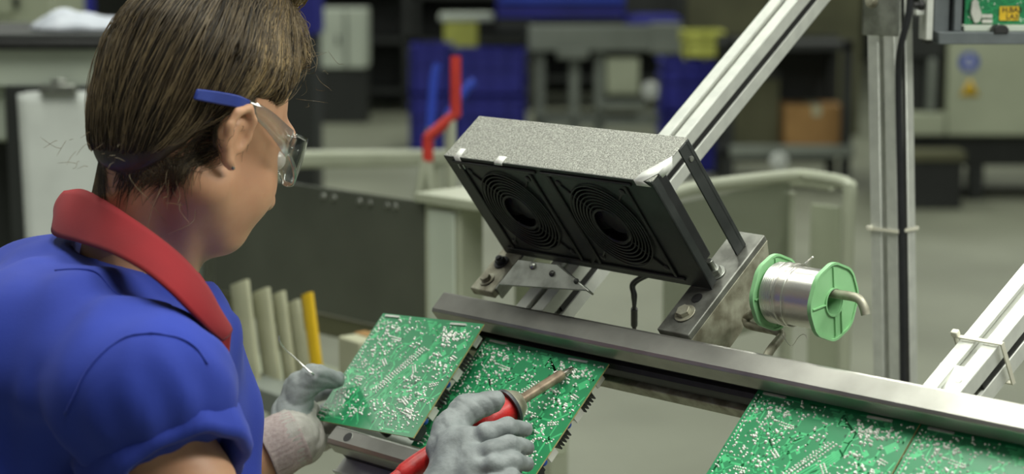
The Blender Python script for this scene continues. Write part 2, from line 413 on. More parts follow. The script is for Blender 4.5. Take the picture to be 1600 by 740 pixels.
def brace(px0, px1, t0, L, name='brace'):
    pass
# slanting braces: start behind the rail, climb away from the operator
def brace_at(pa, pb, d0, name):
    """pa, pb: pixels on the brace's centre line; d0: distance at pa. it stays in the plane spanned by V and Z"""
    P0 = pt(pa[0], pa[1], d0); P1 = hit(pb[0], pb[1], P0, U)
    return P0, P1
B0, B1 = brace_at((858, 478), (1236, 18), 2.06, 'brace')
B1 = B0 + (B1 - B0) * 1.16
bd = nrm(B1 - B0)
br1 = profile(B0 + bd * ((.009 - (B0 - R0) @ T) / (bd @ T) + .003), B1, U, 'brace', frame); slot_shade(B0, B1, br1)
C0, C1 = brace_at((1508, 598), (1630, 448), 1.74, 'brace')
C1 = C0 + (C1 - C0) * 3.2
cd = nrm(C1 - C0)
br2 = profile(C0 + cd * ((.009 - (C0 - R0) @ T) / (cd @ T) + .003), C1, U, 'brace', frame); slot_shade(C0, C1, br2)
cpost = C1 + V * .02
profile(A(cpost[0], cpost[1], 0), A(cpost[0], cpost[1], C1[2] + .1), U, 'post', frame)
MB().box(A(cpost[0], cpost[1], .006), U, V, Z, .12, .12, .012).build('foot_plate', M['steel'], frame, bevel=.002)
# second post and cross beam tie the frame together (outside the picture)
# brace foot plate on the rail
cn = nrm(np.cross(cd, U)); 
if cn[2] < 0: cn = -cn
bp = pt(1482, 592, 1.73)
MB().box(bp, U, T, N, .03, .03, .006).build('brace_foot', M['alu'], frame, bevel=.001)
sc_ = MB(); sc_.cyl(pt(1500, 598, 1.715), pt(1500, 598, 1.715) + N * .004, .003, 10); sc_.build('screw', M['steel'], frame)
# corner bracket joining brace and post
kc = pt(1347, 8, 2.325)
mb = MB()
mb.box(kc + U * .026 + V * .002 - Z * .0, U, V, Z, .052, .004, .072)
mb.box(kc + U * .002 + V * .026, U, V, Z, .004, .052, .072)
kbr = mb.build('corner_bracket', M['steel'], frame, bevel=.001)
bo = kc + U * .014 + V * .0 + Z * .005
mb = MB(); mb.lathe([(0, .0001), (0, .0085), (.002, .0085), (.002, .006), (.006, .0055), (.0065, .0001)], bo, -V, 16); mb.build('bolt', M['steel_dirty'], kbr)
# tie wrapped round the upright, tie round the brace
def strap_loop(c, ax, ex, ey, a, b, w, th, name, label, tail=None):
    ex = nrm(ex); ey = nrm(ey); pts = []
    for k in range(24):
        q = 2 * pi * k / 24; s_ = max(abs(cos(q)), abs(sin(q))); pts.append((cos(q) / s_ * a, sin(q) / s_ * b))
    mb = MB(); n = len(pts); v = []
    for x, y in pts:
        for i, j in ((0, -1), (0, 1), (1, 1), (1, -1)):
            k = 1 + i * th / max(a, b); v.append(c + ex * x * k + ey * y * k + ax * (w / 2 * j))
    f = []
    for i in range(n):
        i2 = (i + 1) % n
        for j in range(4): f.append((i * 4 + j, i * 4 + (j + 1) % 4, i2 * 4 + (j + 1) % 4, i2 * 4 + j))
    mb.add(v, f)
    o = mb.build(name, M['tie'], None, recalc=True); setp(o, label, 'cable tie')
    return o
pc = ptop + dirp * ((hit(1392, 356, A(0, PY, 0), pn) - ptop) @ dirp)
t1 = strap_loop(pc, nrm(dirp), U, V, .0215, .0215, .004, .0015, 'cable_tie', 'pale nylon cable tie strapped round the upright aluminium post')
MB().box(pc - V * .022 - U * .02, U, V, Z, .007, .006, .006).build('tie_head', M['tie'], t1, bevel=.001)
tc_ = C0 + cd * .035
t2 = strap_loop(tc_, nrm(cd * .95 + U * .22), U, np.cross(cd, U), .0238, .0222, .004, .0015, 'cable_tie', 'pale nylon cable tie strapped round the bright slanting brace')
MB().box(tc_ - U * .0235 + cn * .0262, U, cd, cn, .007, .006, .006).build('tie_head', M['tie'], t2, bevel=.001)
# black cable down the slot of the upright
def on_post(x, y, off=0): 
    return hit(x, y, A(0, PY - off, 0), pn)
cb = catmull([on_post(1426, -60, .05), on_post(1420, 20, .05), on_post(1408, 70, .045), on_post(1404, 110, .034), on_post(1405, 200, .031), on_post(1408, 330, .030), on_post(1410, 450, .030), on_post(1411, 575, .030), on_post(1412, 640, .030)], 8)
o = MB().tube(cb, .0042, 10).build('power_cable', M['cable'])
setp(o, 'dark cable running down the slot of the upright post', 'cable')

# ---- fan box -------------------------------------------------------
fu = nrm(U * cos(-.0336) + V * sin(-.0336)); fv = np.cross(Z, fu)
FA = .6637
fd = fv * cos(FA) + Z * sin(FA); fw = fv * sin(FA) - Z * cos(FA)
FP = pt(693, 243, 2.05); FL, FH, FD = .3046, .1456, .0643
def Fp(a, w, d): return FP + fu * a + fw * w + fd * d
fan = empty('fume_extractor', Fp(FL / 2, FH, FD / 2), 'black twin fan fume extractor box with speckled grey top, tilted above the long rail', 'fan')
# top sheet, with folded lips
mb = MB(); mb.box(Fp(FL / 2, .0009, FD / 2), fu, fw, fd, FL, .0018, FD)
top = mb.build('top_panel', M['speckle'], fan, bevel=.0008)
# front sheet with two round openings
HC = [(.0755, .071), (.2105, .071)]; HR = .0545; SU = .86
def front_sheet():
    mb = MB(); seg = 48
    def ring(cx, x0, x1, d):
        v = []
        for k in range(seg):
            q = 2 * pi * k / seg; v.append((cx + HR * SU * cos(q), HC[0][1] + HR * sin(q)))
        sq = []
        for k in range(seg):
            q = 2 * pi * k / seg; c, s_ = cos(q), sin(q)
            hx = (x1 - cx) if c > 0 else (cx - x0); hy = (FH - HC[0][1]) if s_ > 0 else HC[0][1]
            m = min(hx / max(abs(c), 1e-9), hy / max(abs(s_), 1e-9)); sq.append((cx + c * m, HC[0][1] + s_ * m))
        # snap nearest sample to the corners
        for X in (x0, x1):
            for Y in (0, FH):
                k = min(range(seg), key=lambda i: (sq[i][0] - X) ** 2 + (sq[i][1] - Y) ** 2); sq[k] = (X, Y)
        return v, sq
    for cx, x0, x1 in ((HC[0][0], 0, .143), (HC[1][0], .143, FL)):
        a, b = ring(cx, x0, x1, 0)
        for d, flip in ((0, False), (.0018, True)):
            vv = [Fp(x, y, d) for x, y in a] + [Fp(x, y, d) for x, y in b]
            f = [(k, (k + 1) % seg, seg + (k + 1) % seg, seg + k) for k in range(seg)]
            mb.add(vv, [q[::-1] for q in f] if flip else f)
        vv = [Fp(x, y, 0) for x, y in a] + [Fp(x, y, .0018) for x, y in a]
        mb.add(vv, [(k, seg + k, seg + (k + 1) % seg, (k + 1) % seg) for k in range(seg)])
    for p0, p1 in (((0, 0), (0, FH)), ((FL, 0), (FL, FH)), ((0, FH), (FL, FH)), ((0, 0), (FL, 0))):
        mb.add([Fp(*p0, 0), Fp(*p1, 0), Fp(*p1, .0018), Fp(*p0, .0018)], [(0, 1, 2, 3)])
    # returned lips along the ends
    for a in (.0008, FL - .0008): mb.box(Fp(a, FH / 2, .005), fu, fw, fd, .0016, FH - .004, .010)
    return mb
fs = front_sheet().build('front_panel', M['black_paint'], fan, recalc=False)
MB().box(Fp(FL / 2, FH - .0009, .016), fu, fw, fd, FL - .066, .0018, .030).build('bottom_lip', M['black_paint'], fan)
for a in (.006, FL - .006):
    mb = MB(); mb.box(Fp(a, FH / 2 + .001, FD - .003), fu, fw, fd, .012, FH - .002, .006)
    mb.box(Fp(a + (.005 if a > .1 else -.005), FH / 2 + .001, FD - .010), fu, fw, fd, .002, FH - .002, .014)
    ob = mb.build('rear_bar', M['black_paint'], fan, bevel=.0008)
    MB().lathe([(0, .0001), (0, .003), (.0012, .0028), (.0016, .0001)], Fp(a + (.006 if a > .1 else -.006), .02, FD - .009), fu if a > .1 else -fu, 12).build('screw', M['steel'], ob)
Fp0 = Fp
for hx, hy in HC:
    def Fp(a, w_, d, hx=hx): return Fp0(hx + (a - hx) * SU, w_, d)
    # fan frame: 120 mm square body with round duct
    sq = []; rd = []; seg = 48
    fb = MB()
    for d0, d1 in ((.002, .027),):
        out = []
        for k in range(seg):
            q = 2 * pi * k / seg; c, s_ = cos(q), sin(q); m = .06 / max(abs(c), abs(s_)); m = min(m, .079); out.append((c * m, s_ * m))
        inn = [(.0545 * cos(2 * pi * k / seg), .0545 * sin(2 * pi * k / seg)) for k in range(seg)]
        def R_(pts, d): return [Fp(hx + x, hy + y, d) for x, y in pts]
        vv = R_(out, d0) + R_(inn, d0) + R_(out, d1) + R_(inn, d1); f = []
        for k in range(seg):
            j = (k + 1) % seg
            f += [(k, seg + k, seg + j, j)[::-1], (2 * seg + k, 3 * seg + k, 3 * seg + j, 2 * seg + j), (k, j, 2 * seg + j, 2 * seg + k), (seg + k, 3 * seg + k, 3 * seg + j, seg + j)]
        fb.add(vv, f)
    fbo = fb.build('fan_frame', M['black_plastic'], fan, recalc=True)
    MB().lathe([(.006, .0001), (.006, .017), (.008, .019), (.025, .019), (.025, .0001)], Fp(hx, hy, 0), fd, 40).build('hub', M['black_hub'], fan)
    bl = MB()
    for k in range(7):
        q0 = 2 * pi * k / 7
        vv = []
        for i, r in enumerate((.018, .03, .042, .052)):
            for j, (dq, dd) in enumerate(((-.30, .010), (.0, .016), (.30, .022))):
                q = q0 + dq + .12 * i; vv.append(Fp(hx + r * cos(q), hy + r * sin(q), dd))
        bl.add(vv, [(i * 3 + j, i * 3 + j + 1, i * 3 + 4 + j, i * 3 + 3 + j) for i in range(3) for j in range(2)])
    bl.build('blades', M['black_plastic'], fan, solid=.0012)
    g = MB()
    for r in (.024, .0285, .033, .0375, .042, .0465, .051, .0555):
        g.tube([Fp(hx + r * cos(2 * pi * k / 48), hy + r * sin(2 * pi * k / 48), -.0022) for k in range(49)], .00095, 6, cap=False)
    for k in range(4):
        q = pi / 4 + k * pi / 2
        g.tube([Fp(hx + .022 * cos(q), hy + .022 * sin(q), -.0008), Fp(hx + .056 * cos(q), hy + .056 * sin(q), -.0008), Fp(hx + .071 * cos(q), hy + .071 * sin(q), -.0006)], .0011, 6)
    g.lathe([(-.002, .021), (-.003, .0225), (-.002, .024)], Fp(hx, hy, 0), fd, 40)
    go = g.build('finger_guard', M['black_plastic'], fan)
    b = MB()
    for e, (w0, w1) in enumerate(((.0625, .0665),)):
        for sx, sy, lx, ly in ((0, -.0645, .129, .004), (0, .0645, .129, .004), (-.0625, 0, .004, .125), (.0625, 0, .004, .125)):
            b.box(Fp(hx + sx, hy + sy, -.0012), fu, fw, fd, lx, ly, .0026)
    b.build('guard_border', M['black_plastic'], go, bevel=.001)
    for sx in (-1, 1):
        for sy in (-1, 1):
            MB().lathe([(0, .0038), (.0012, .0036), (.002, .002), (.002, .0001)], Fp(hx + sx * .0525, hy + sy * .0525, 0), -fd, 14).build('screw', M['black_hub'], fan)
Fp = Fp0
for hx, hy in HC:
    MB().box(Fp(hx, hy, .0285), fu, fw, fd, .112, .126, .003).build('filter_pad', M['black_plastic'], fan)
mb = MB(); mb.box(Fp(FL - .022, .068, .016), fu, fw, fd, .024, .116, .024); mb.box(Fp(FL - .011, .068, .010), fu, fw, fd, .006, .112, .010)
mb.build('fan_mount', M['black_plastic'], fan, bevel=.002)
# white tape strips folded over the front edge
def tape(a0, wd, run, lap, skew=0):
    mb = MB(); e = .0006
    v = [Fp(a0 + skew, -e, run), Fp(a0 + wd + skew, -e, run), Fp(a0, -e, -e), Fp(a0 + wd, -e, -e), Fp(a0 - .002, lap, -e), Fp(a0 + wd - .002, lap, -e)]
    mb.add(v, [(0, 1, 3, 2), (2, 3, 5, 4)])
    return mb.build('tape_strip', M['tape'], fan, solid=.0005)
tape(.018, .009, .013, .016, -.002); tape(.082, .012, .009, .003, -.001)
mb = MB(); e = .0007
mb.add([Fp(FL - .020, -e, .010), Fp(FL - .004, -e, .030), Fp(FL + e, -e, .036), Fp(FL + e, -e, .012), Fp(FL - .010, -e, -e), Fp(FL - .022, -e, -e), Fp(FL - .003, .006, -e), Fp(FL - .022, .006, -e)], [(0, 1, 2, 3), (5, 0, 3, 4), (4, 6, 7, 5)])
mb.add([Fp(FL + e, -e, .036), Fp(FL + e, -e, .012), Fp(FL + e, .007, .014), Fp(FL + e, .008, .030)], [(0, 1, 2, 3)])
mb.build('tape_strip', M['tape'], fan, solid=.0005)
# lead
ld = catmull([Fp(.226, FH - .004, .012), pt(990, 440, 2.01), pt(989, 460, 2.02), pt(991, 480, 2.03), pt(991, 510, 2.05), pt(990, 545, 2.06)], 8)
lead = MB().tube(ld, .0022, 8).build('lead', M['cable'], fan)
ld2 = catmull([Fp(.232, FH - .004, .012), pt(993, 442, 2.012), pt(993, 462, 2.022), pt(991, 482, 2.03)], 8)
MB().tube(ld2, .002, 8).build('lead', M['cable'], fan)
MB().tube([pt(991, 482, 2.03), pt(991, 508, 2.05)], .0036, 10).build('lead_sleeve', M['rubber'], lead)

# ---- mounting brackets -------------------------------------------
def Bp(a, d, w): return Fp(a, FH + w, d)     # on the plane under the fan box
def hexbolt(c, ax, r, hh, stud, parent, m='steel'):
    mb = MB(); mb.lathe([(0, .0001), (0, r * 1.5), (.0012, r * 1.5), (.0012, .0001)], c, ax, 20)
    e1 = nrm(np.cross(ax, U) if abs(ax @ U) < .9 else np.cross(ax, Z)); e2 = np.cross(ax, e1)
    mb.extr([(r * cos(pi / 3 * k + .3), r * sin(pi / 3 * k + .3)) for k in range(6)], c + ax * .0012, e1, e2, ax, hh)
    if stud: mb.cyl(c + ax * hh, c + ax * (hh + stud), r * .55, 14)
    return mb.build('bolt', M[m], parent, bevel=.0005)
br = empty('angle_bracket', Bp(FL + .01, 0, .05), 'dark steel angle bracket with bolts between fan box and spool', 'bracket')
mb = MB(); a0, a1 = FL - .030, FL + .012
mb.box(Bp((a0 + a1) / 2, .010, .0046), fu, fw, fd, a1 - a0, .008, .142)
plate = mb.build('plate', M['bracket'], br, bevel=.0012)
mb = MB(); d0 = -.061
# gusset below, a plane facing along the rail
gp = [(d0, .008), (.081, .008), (.070, .030), (.038, .042), (-.004, .056), (-.026, .056)]
mb.extr([(x, y) for x, y in gp], Bp(a1 - .005, 0, 0), fd, fw, fu, .005)
mb.build('gusset', M['steel_dirty'], br, bevel=.0006, recalc=True)
hexbolt(Bp(FL - .010, .021, 0), -fw, .007, .006, .012, br)
hexbolt(Bp(FL - .010, -.036, 0), -fw, .0075, .005, 0, br, 'steel_dirty')
mb = MB(); mb.lathe([(.0002, .0001), (.0002, .006)], Bp(FL - .010, -.014, 0), -fw, 20); mb.build('bolt_hole', M['rubber'], br)
bl_ = empty('angle_bracket', Bp(.0, 0, .05), 'grubby grey angle bracket under the far end of the fan box, bolted to the brace', 'bracket')
mb = MB(); mb.box(Bp(.008, .006, .0056), fu, fw, fd, .036, .010, .126); mb.build('plate', M['steel_dirty'], bl_, bevel=.0012)
mb = MB(); mb.box(Bp(.0265, .008, .0088), fu, fw, fd, .003, .016, .118); mb.build('edge_lip', M['steel'], bl_, bevel=.0008)
hexbolt(Bp(.006, -.015, .0), -fw, .006, .005, .004, bl_, 'black_hub'); hexbolt(Bp(.006, -.042, .0), -fw, .006, .005, .0, bl_, 'steel_dirty')
# trapezoid cheek plate in front of the brace
tp = [(811, 406), (872, 414), (918, 454), (780, 445)]
d_ = 1.985
q4 = [hit(x, y, pt(840, 430, d_), -V * .85 + Z * .5) for x, y in tp]
nq = nrm(np.cross(q4[1] - q4[0], q4[3] - q4[0]))
if nq @ (CAM - q4[0]) < 0: nq = -nq
mb = MB(); mb.add([q + nq * .0015 for q in q4] + [q - nq * .0015 for q in q4], [(0, 1, 2, 3), (7, 6, 5, 4), (0, 4, 5, 1), (1, 5, 6, 2), (2, 6, 7, 3), (3, 7, 4, 0)])
ck = mb.build('cheek_plate', M['steel'], bl_, bevel=.0005, recalc=True)
for bx, by, r in ((834, 416, .0042), (864, 428, .0035), (902, 440, .003)):
    c = hit(bx, by, q4[0], nq) + nq * .0015
    MB().lathe([(0, .0001), (0, r), (.0015, r * .9), (.003, r * .4), (.003, .0001)], c, nq, 14).build('screw', M['steel_black'] if bx != 834 else M['steel'], ck)
# bent side flange on the cheek plate
q5 = [q4[1], q4[2], q4[2] - nq * .010, q4[1] - nq * .010]
mb = MB(); mb.add(q5, [(0, 1, 2, 3)]); mb.build('side_flange', M['steel'], bl_, solid=.002)

# ---- solder spool -------------------------------------------------
SA = nrm(U)
sC = pt(1302, 471, 1.80)            # centre of the near flange
spool = empty('solder_spool', sC - Z * .036 - SA * .035, 'green flanged spool of shiny solder wire on a bent rod', 'spool')
SR_, SL_ = .0375, .068
e1 = nrm(np.cross(SA, Z)); e2 = np.cross(SA, e1)
def flange(c, name):
    mb = MB(); seg = 64; R = SR_
    out = []
    for k in range(seg):
        q = 2 * pi * k / seg; r = R
        r = min(R, .0360 / max(abs(cos(q + .35)), abs(sin(q + .35)), 1e-6), .0366 / max(abs(cos(q + .35 + pi / 4)), abs(sin(q + .35 + pi / 4)), 1e-6)); out.append((r * cos(q), r * sin(q)))
    inn = [(.0125 * cos(2 * pi * k / seg), .0125 * sin(2 * pi * k / seg)) for k in range(seg)]
    mid = [(x * .94, y * .94) for x, y in out]
    def P2(ps, d): return [c + e1 * x + e2 * y + SA * d for x, y in ps]
    # rim raised, web recessed
    rings = [P2(out, -.0022), P2(out, .0022), P2(mid, .0022), P2(mid, .0006), P2([(x * 1.12, y * 1.12) for x, y in inn], .0006), P2([(x * 1.12, y * 1.12) for x, y in inn], .0022), P2(inn, .0022), P2(inn, -.0022)]
    v = sum(rings, []); n = len(rings); f = []
    for i in range(n):
        j = (i + 1) % n
        for k in range(seg):
            k2 = (k + 1) % seg; f.append((i * seg + k, i * seg + k2, j * seg + k2, j * seg + k))
    mb.add(v, f)
    o = mb.build(name, M['green_plastic'], spool, recalc=True)
    rb = MB()
    for q in (.1, pi / 2 + .1, pi + .1, 1.5 * pi + .1):
        a = e1 * cos(q) + e2 * sin(q); b = np.cross(SA, a); rb.box(c + a * .0235 + SA * .0014, a, b, SA, .0195, .0012, .0016)
    q = pi / 2 + .1; a = e1 * cos(q) + e2 * sin(q); b = np.cross(SA, a); 
    rb.box(c + a * .020 + b * .010 + SA * .0014, a, b, SA, .024, .0012, .0016)
    rb.build('web_ribs', M['green_plastic'], o)
    return o
flange(sC, 'flange'); flange(sC - SA * SL_, 'flange')
mb = MB(); mb.lathe([(-SL_, .0123), (-SL_, .0145), (0, .0145), (0, .0123)], sC, SA, 40, closed=True); mb.build('core', M['green_plastic'], spool, recalc=True)
# winding: tight turns, loose turns near the far flange
prof = [(-SL_ + .0025, .0145)]
x = -SL_ + .0026
pitch = .0011
while x < -.0028:
    loose = x < -SL_ + .019
    p_, rr = (.0021, .0292) if loose else (.0011, .0284)
    for j in range(5): prof.append((x + p_ * j / 5, rr + (p_ * .45) * abs(sin(pi * j / 5)) * (1 if loose else .3)))
    x += p_
prof.append((-.0025, .0284)); prof.append((-.0025, .0145))
wo = MB().lathe(prof, sC, SA, 56).build('solder_winding', M['wire'], spool, 180)
for k_, tilt_ in enumerate((.0035, -.003, .005)):
    c = sC - SA * (SL_ - .017 - .004 * k_)
    MB().tube([c + (e1 * cos(q) + e2 * sin(q)) * .0304 + SA * tilt_ * sin(q + k_) for q in np.linspace(0, 2 * pi, 41)], .0007, 6, cap=False).build('loose_turn', M['wire'], wo)
MB().tube([pt(1258, 412, 1.83), pt(1263, 407, 1.83), pt(1270, 401, 1.825)], .0009, 6).build('wire_end', M['wire'], wo)
MB().tube(catmull([pt(1222, 523, 1.845), pt(1236, 540, 1.84), pt(1248, 526, 1.83), pt(1256, 522, 1.825), pt(1262, 528, 1.82)], 8), .0003, 5).build('wire_end', M['wire'], wo)
# bent rod carrying the spool
rr = .0044
ins = e2 * 0 + Z * (.0125 - rr - .0004)
rp = [pt(1196, 560, 1.83), pt(1205, 545, 1.84), pt(1220, 526, 1.86), pt(1217, 519, 1.864), pt(1205, 515, 1.872), pt(1172, 508, 1.898), pt(1167, 502, 1.902), pt(1168, 495, 1.903)]
rp += [sC - SA * .080 - Z * .012, sC - SA * .078 + ins * .7, sC - SA * .072 + ins, sC - SA * .04 + ins, sC + ins, sC + SA * .022 + ins, sC + SA * .030 + ins - Z * .002, sC + SA * .0345 + ins - Z * .008, sC + SA * .037 + ins - Z * .015]
rp = [np.asarray(p) for p in rp]
rod = MB().tube(catmull(rp, 5), rr, 14).build('bent_rod', M['steel_dirty'])
setp(rod, 'bent grey steel rod rising from the rail through the green spool', 'rod')

# ---- instruction board holder, top right ---------------------------
HY = 2.36
def hp(x, y, off=0): return hit(x, y, A(0, HY - off, 0), pn)
hold = empty('board_holder', hp(1450, 66), 'grey plastic holder with a pale side profile, fixed beside the upright post', 'holder')
def hbox(x0, y0, x1, y1, dy0, dy1, name, m, par=hold, bevel=.001):
    a, b = hp(x0, y1), hp(x1, y0)
    return MB().wbox(a[0], b[0], HY + dy0, HY + dy1, a[2], b[2]).build(name, m, par, bevel=bevel)
hbox(1443, -90, 1459, 62, -.012, .03, 'side_profile', M['alu'])
hbox(1446, 60, 1456, 68, -.006, .02, 'end_plug', M['rubber'])
hbox(1461, 49, 1700, 68, -.02, .06, 'bottom_bar', M['grey_plastic'])
hbox(1460, -90, 1489, 50, .006, .05, 'side_panel', M['grey_plastic'])
hbox(1489, -90, 1506, 49, -.004, .05, 'inner_rail', M['grey_plastic'])
hbox(1462, -90, 1700, -60, -.02, .06, 'top_bar', M['grey_plastic'])
hbox(1506, -60, 1700, 48, .058, .062, 'back_panel', M['grey_plastic'])
hbox(1506, 40, 1700, 49, .0, .055, 'ledge', M['bg_white'])
mb = MB(); mb.cyl(hp(1428, 8), hp(1444, 8), .004, 12); mb.cyl(hp(1436, 8), hp(1442, 8), .007, 12); mb.build('clamp_bolt', M['rubber'], hold)
hbox(1430, 16, 1444, 24, -.004, .01, 'clamp_arm', M['alu'])

# ---- circuit boards ------------------------------------------------
BW, BH = .178, .146
def bxy(s, t): return s * BW, -t * BH
class Board: pass
def design(seed=3):
    """solder points (s,t,size,length,dir), traces, in board units 0..1"""
    g = np.random.default_rng(seed); pts = []; tr = []
    def dot(s, t, r=1.0): 
        if .012 < s < .988 and .015 < t < .985: pts.append((s, t, r * g.uniform(.85, 1.2)))
    def row(s0, t0, s1, t1, n, r=.9, w=0):
        for k in range(n):
            q = k / (n - 1)
            dot(s0 + (s1 - s0) * q, t0 + (t1 - t0) * q, r)
            if w: dot(s0 + (s1 - s0) * q + w, t0 + (t1 - t0) * q + w * .4, r)
    # the dense slanting double row beside the trace bundle
    row(.60, .26, .40, .66, 24, .85); row(.625, .27, .425, .67, 24, .85); row(.575, .27, .375, .66, 22, .7)
    for k in range(26): dot(.36 + .26 * g.random(), .62 - .36 * g.random() + .05, .75) if g.random() < .3 else None
    # edge pads
    row(.02, .04, .02, .60, 22, .7); row(.045, .05, .045, .4, 10, .7)
    row(.03, .70, .14, .90, 7, .7); row(.06, .68, .17, .88, 7, .7); row(.09, .66, .20, .86, 7, .7)
    # clusters
    for cx, cy, sx, sy, n, r in ((.15, .12, .09, .06, 26, .9), (.3, .1, .1, .05, 14, .8), (.22, .3, .12, .09, 34, .9), (.12, .45, .08, .08, 20, .8), (.28, .52, .1, .1, 24, .9), (.2, .72, .1, .1, 26, .85),
                                 (.8, .16, .08, .06, 46, .95), (.7, .1, .06, .05, 18, .9), (.9, .12, .05, .05, 18, .8), (.75, .36, .1, .08, 26, .9), (.88, .42, .06, .12, 22, .9), (.66, .58, .12, .1, 30, .9), (.82, .66, .1, .1, 34, .85),
                                 (.5, .8, .12, .08, 26, .85), (.7, .84, .1, .07, 34, .8), (.88, .86, .06, .07, 24, .8), (.35, .88, .1, .05, 22, .8), (.5, .2, .06, .08, 10, .9)):
        for k in range(n): dot(cx + g.normal() * sx * .6, cy + g.normal() * sy * .6, r * (1.25 if g.random() < .25 else 1))
    for cx, cy, nx, ny, a in ((.70, .70, 6, 2, .5), (.86, .56, 5, 2, -.4), (.78, .78, 6, 3, .2), (.30, .40, 5, 2, .7), (.14, .58, 5, 2, 0), (.9, .3, 4, 2, .3), (.25, .2, 6, 2, .15), (.62, .42, 5, 2, .9)):
        for i in range(nx):
            for j in range(ny):
                x_, y_ = i * .016, j * .02; dot(cx + x_ * cos(a) - y_ * sin(a), cy + x_ * sin(a) + y_ * cos(a), .8)
    for k in range(240): dot(g.random(), g.random(), .7)
    # traces: a bundle down the middle, then slanting
    for k in range(5):
        o_ = k * .018
        tr.append(([(.50 + o_ * .9, .05 + o_), (.58 + o_ * .6, .06 + o_), (.66 + o_ * .5, .14 + o_ * .3), (.66 + o_ * .5, .30 + o_ * .5), (.50 + o_, .55 + o_), (.46 + o_, .78)], .0020))
    for k in range(80):
        s_, t_ = g.random(), g.random(); p = [(s_, t_)]; a = g.integers(0, 8) * pi / 4
        for j in range(g.integers(2, 6)):
            L = g.uniform(.03, .12); s_ = min(.97, max(.03, s_ + cos(a) * L)); t_ = min(.97, max(.03, t_ + sin(a) * L * 1.2)); p.append((s_, t_)); a += g.choice([-1, 1]) * pi / 4
        tr.append((p, g.choice([.0010, .0014, .0022])))
    pads = []
    for k in range(34): pads.append((g.uniform(.05, .95), g.uniform(.05, .95), g.uniform(.02, .07), g.uniform(.02, .06), g.choice([0, pi / 4, .9])))
    return pts, tr, pads
PTS, TRS, PADS = design()
def dome(r, h):
    v = []; f = []; seg = 8
    for rr_, hh in ((r, 0), (r * .82, h * .55), (r * .42, h * .95)):
        for k in range(seg): q = 2 * pi * k / seg; v.append((rr_ * cos(q), rr_ * sin(q), hh))
    v.append((0, 0, h * 1.25))
    for i in range(2):
        for k in range(seg): f.append((i * seg + k, i * seg + (k + 1) % seg, (i + 1) * seg + (k + 1) % seg, (i + 1) * seg + k))
    for k in range(seg): f.append((2 * seg + k, 2 * seg + (k + 1) % seg, 3 * seg))
    return v, f
X_, Y_ = A(1, 0, 0), A(0, 1, 0)
def board_meshes():
    out = {}
    th = .0016
    mb = MB(); mb.box(A(BW / 2, -BH / 2, -th / 2), X_, Y_, Z, BW, BH, th)
    mb.mi = [1, 1, 1, 1, 0, 0]
    # faces order: -x,+x,-y,+y,-z,+z
    out['substrate'] = (mb, [M['pcb'], M['pcb_edge']])
    mb = MB(); z = .00012
    for p, w in TRS:
        q = [A(*bxy(*c), z) for c in p]
        for a, b in zip(q[:-1], q[1:]):
            if np.linalg.norm(b - a) < 1e-4: continue
            d = nrm(b - a); e = A(-d[1], d[0], 0) * w / 2; mb.add([a - e - d * w * .4, b - e + d * w * .4, b + e + d * w * .4, a + e - d * w * .4], [(0, 1, 2, 3)])
    for s_, t_, a, b, r in PADS:
        c = A(*bxy(s_, t_), z * .7); e_ = A(cos(r), sin(r), 0); g_ = A(-sin(r), cos(r), 0)
        mb.add([c + e_ * a * BW * .5 * i + g_ * b * BH * .5 * j for i, j in ((-1, -1), (1, -1), (1, 1), (-1, 1))], [(0, 1, 2, 3)])
    out['copper_traces'] = (mb, M['trace'])
    big = sorted(range(len(PTS)), key=lambda i: -PTS[i][2])
    out['big'] = [PTS[i] for i in big[:100]]
    mb = MB()
    for i in big[100:]:
        s_, t_, r = PTS[i]; v, f = dome(.00145 * r, .0014 * r); x, y = bxy(s_, t_); mb.add([(x + a, y + b, c) for a, b, c in v], f)
    out['solder_dots'] = (mb, M['solder'])
    comps = []
    def comp(s_, t_, typ, **k): comps.append((s_, t_, typ, k))
    comp(.955, .30, 'heat_sink'); comp(.965, .42, 'connector'); comp(.955, .62, 'heat_sink'); comp(.965, .76, 'connector'); comp(.97, .84, 'disc'); comp(.95, .93, 'relay')
    comp(.86, .2, 'cap'); comp(.27, .25, 'cap'); comp(.28, .42, 'connector'); comp(.30, .6, 'relay'); comp(.4, .3, 'relay'); comp(.6, .6, 'cap'); comp(.95, .12, 'connector'); comp(.3, .85, 'connector'); comp(.65, .95, 'cap'); comp(.965, .52, 'disc')
    out['comps'] = comps
    return out
BM_ = board_meshes()
def comp_mesh(typ):
    mb = MB()
    if typ == 'cap': mb.lathe([(0, .0001), (0, .0055), (-.001, .006), (-.016, .006), (-.0165, .0052), (-.0165, .0001)], A(0, 0, -.0016), Z, 24)
    elif typ == 'disc': mb.lathe([(0, .0001), (0, .003), (-.002, .0042), (-.006, .0042), (-.008, .003), (-.008, .0001)], A(0, 0, -.0016), Z, 20)
    elif typ == 'connector':
        mb.box(A(0, 0, -.0016 - .0045), X_, Y_, Z, .009, .013, .009); mb.box(A(.0035, 0, -.0016 - .0105), X_, Y_, Z, .002, .013, .004)
        for k in range(3): mb.box(A(0, -.004 + .004 * k, -.0016 - .010), X_, Y_, Z, .001, .001, .006)
    elif typ == 'relay': mb.box(A(0, 0, -.0016 - .0055), X_, Y_, Z, .014, .017, .011); mb.box(A(.002, 0, -.0016 - .0125), X_, Y_, Z, .008, .012, .003)
    elif typ == 'heat_sink':
        mb.box(A(0, 0, -.0016 - .0015), X_, Y_, Z, .013, .020, .003)
        for k in range(5): mb.box(A(0, -.0085 + .00425 * k, -.0016 - .008), X_, Y_, Z, .013, .0014, .013)
    return mb
CN = {'cap': ('capacitor', 'comp_black'), 'disc': ('capacitor', 'comp_blue'), 'connector': ('connector', 'comp_white'), 'relay': ('relay', 'comp_black'), 'heat_sink': ('heat_sink', 'comp_black')}
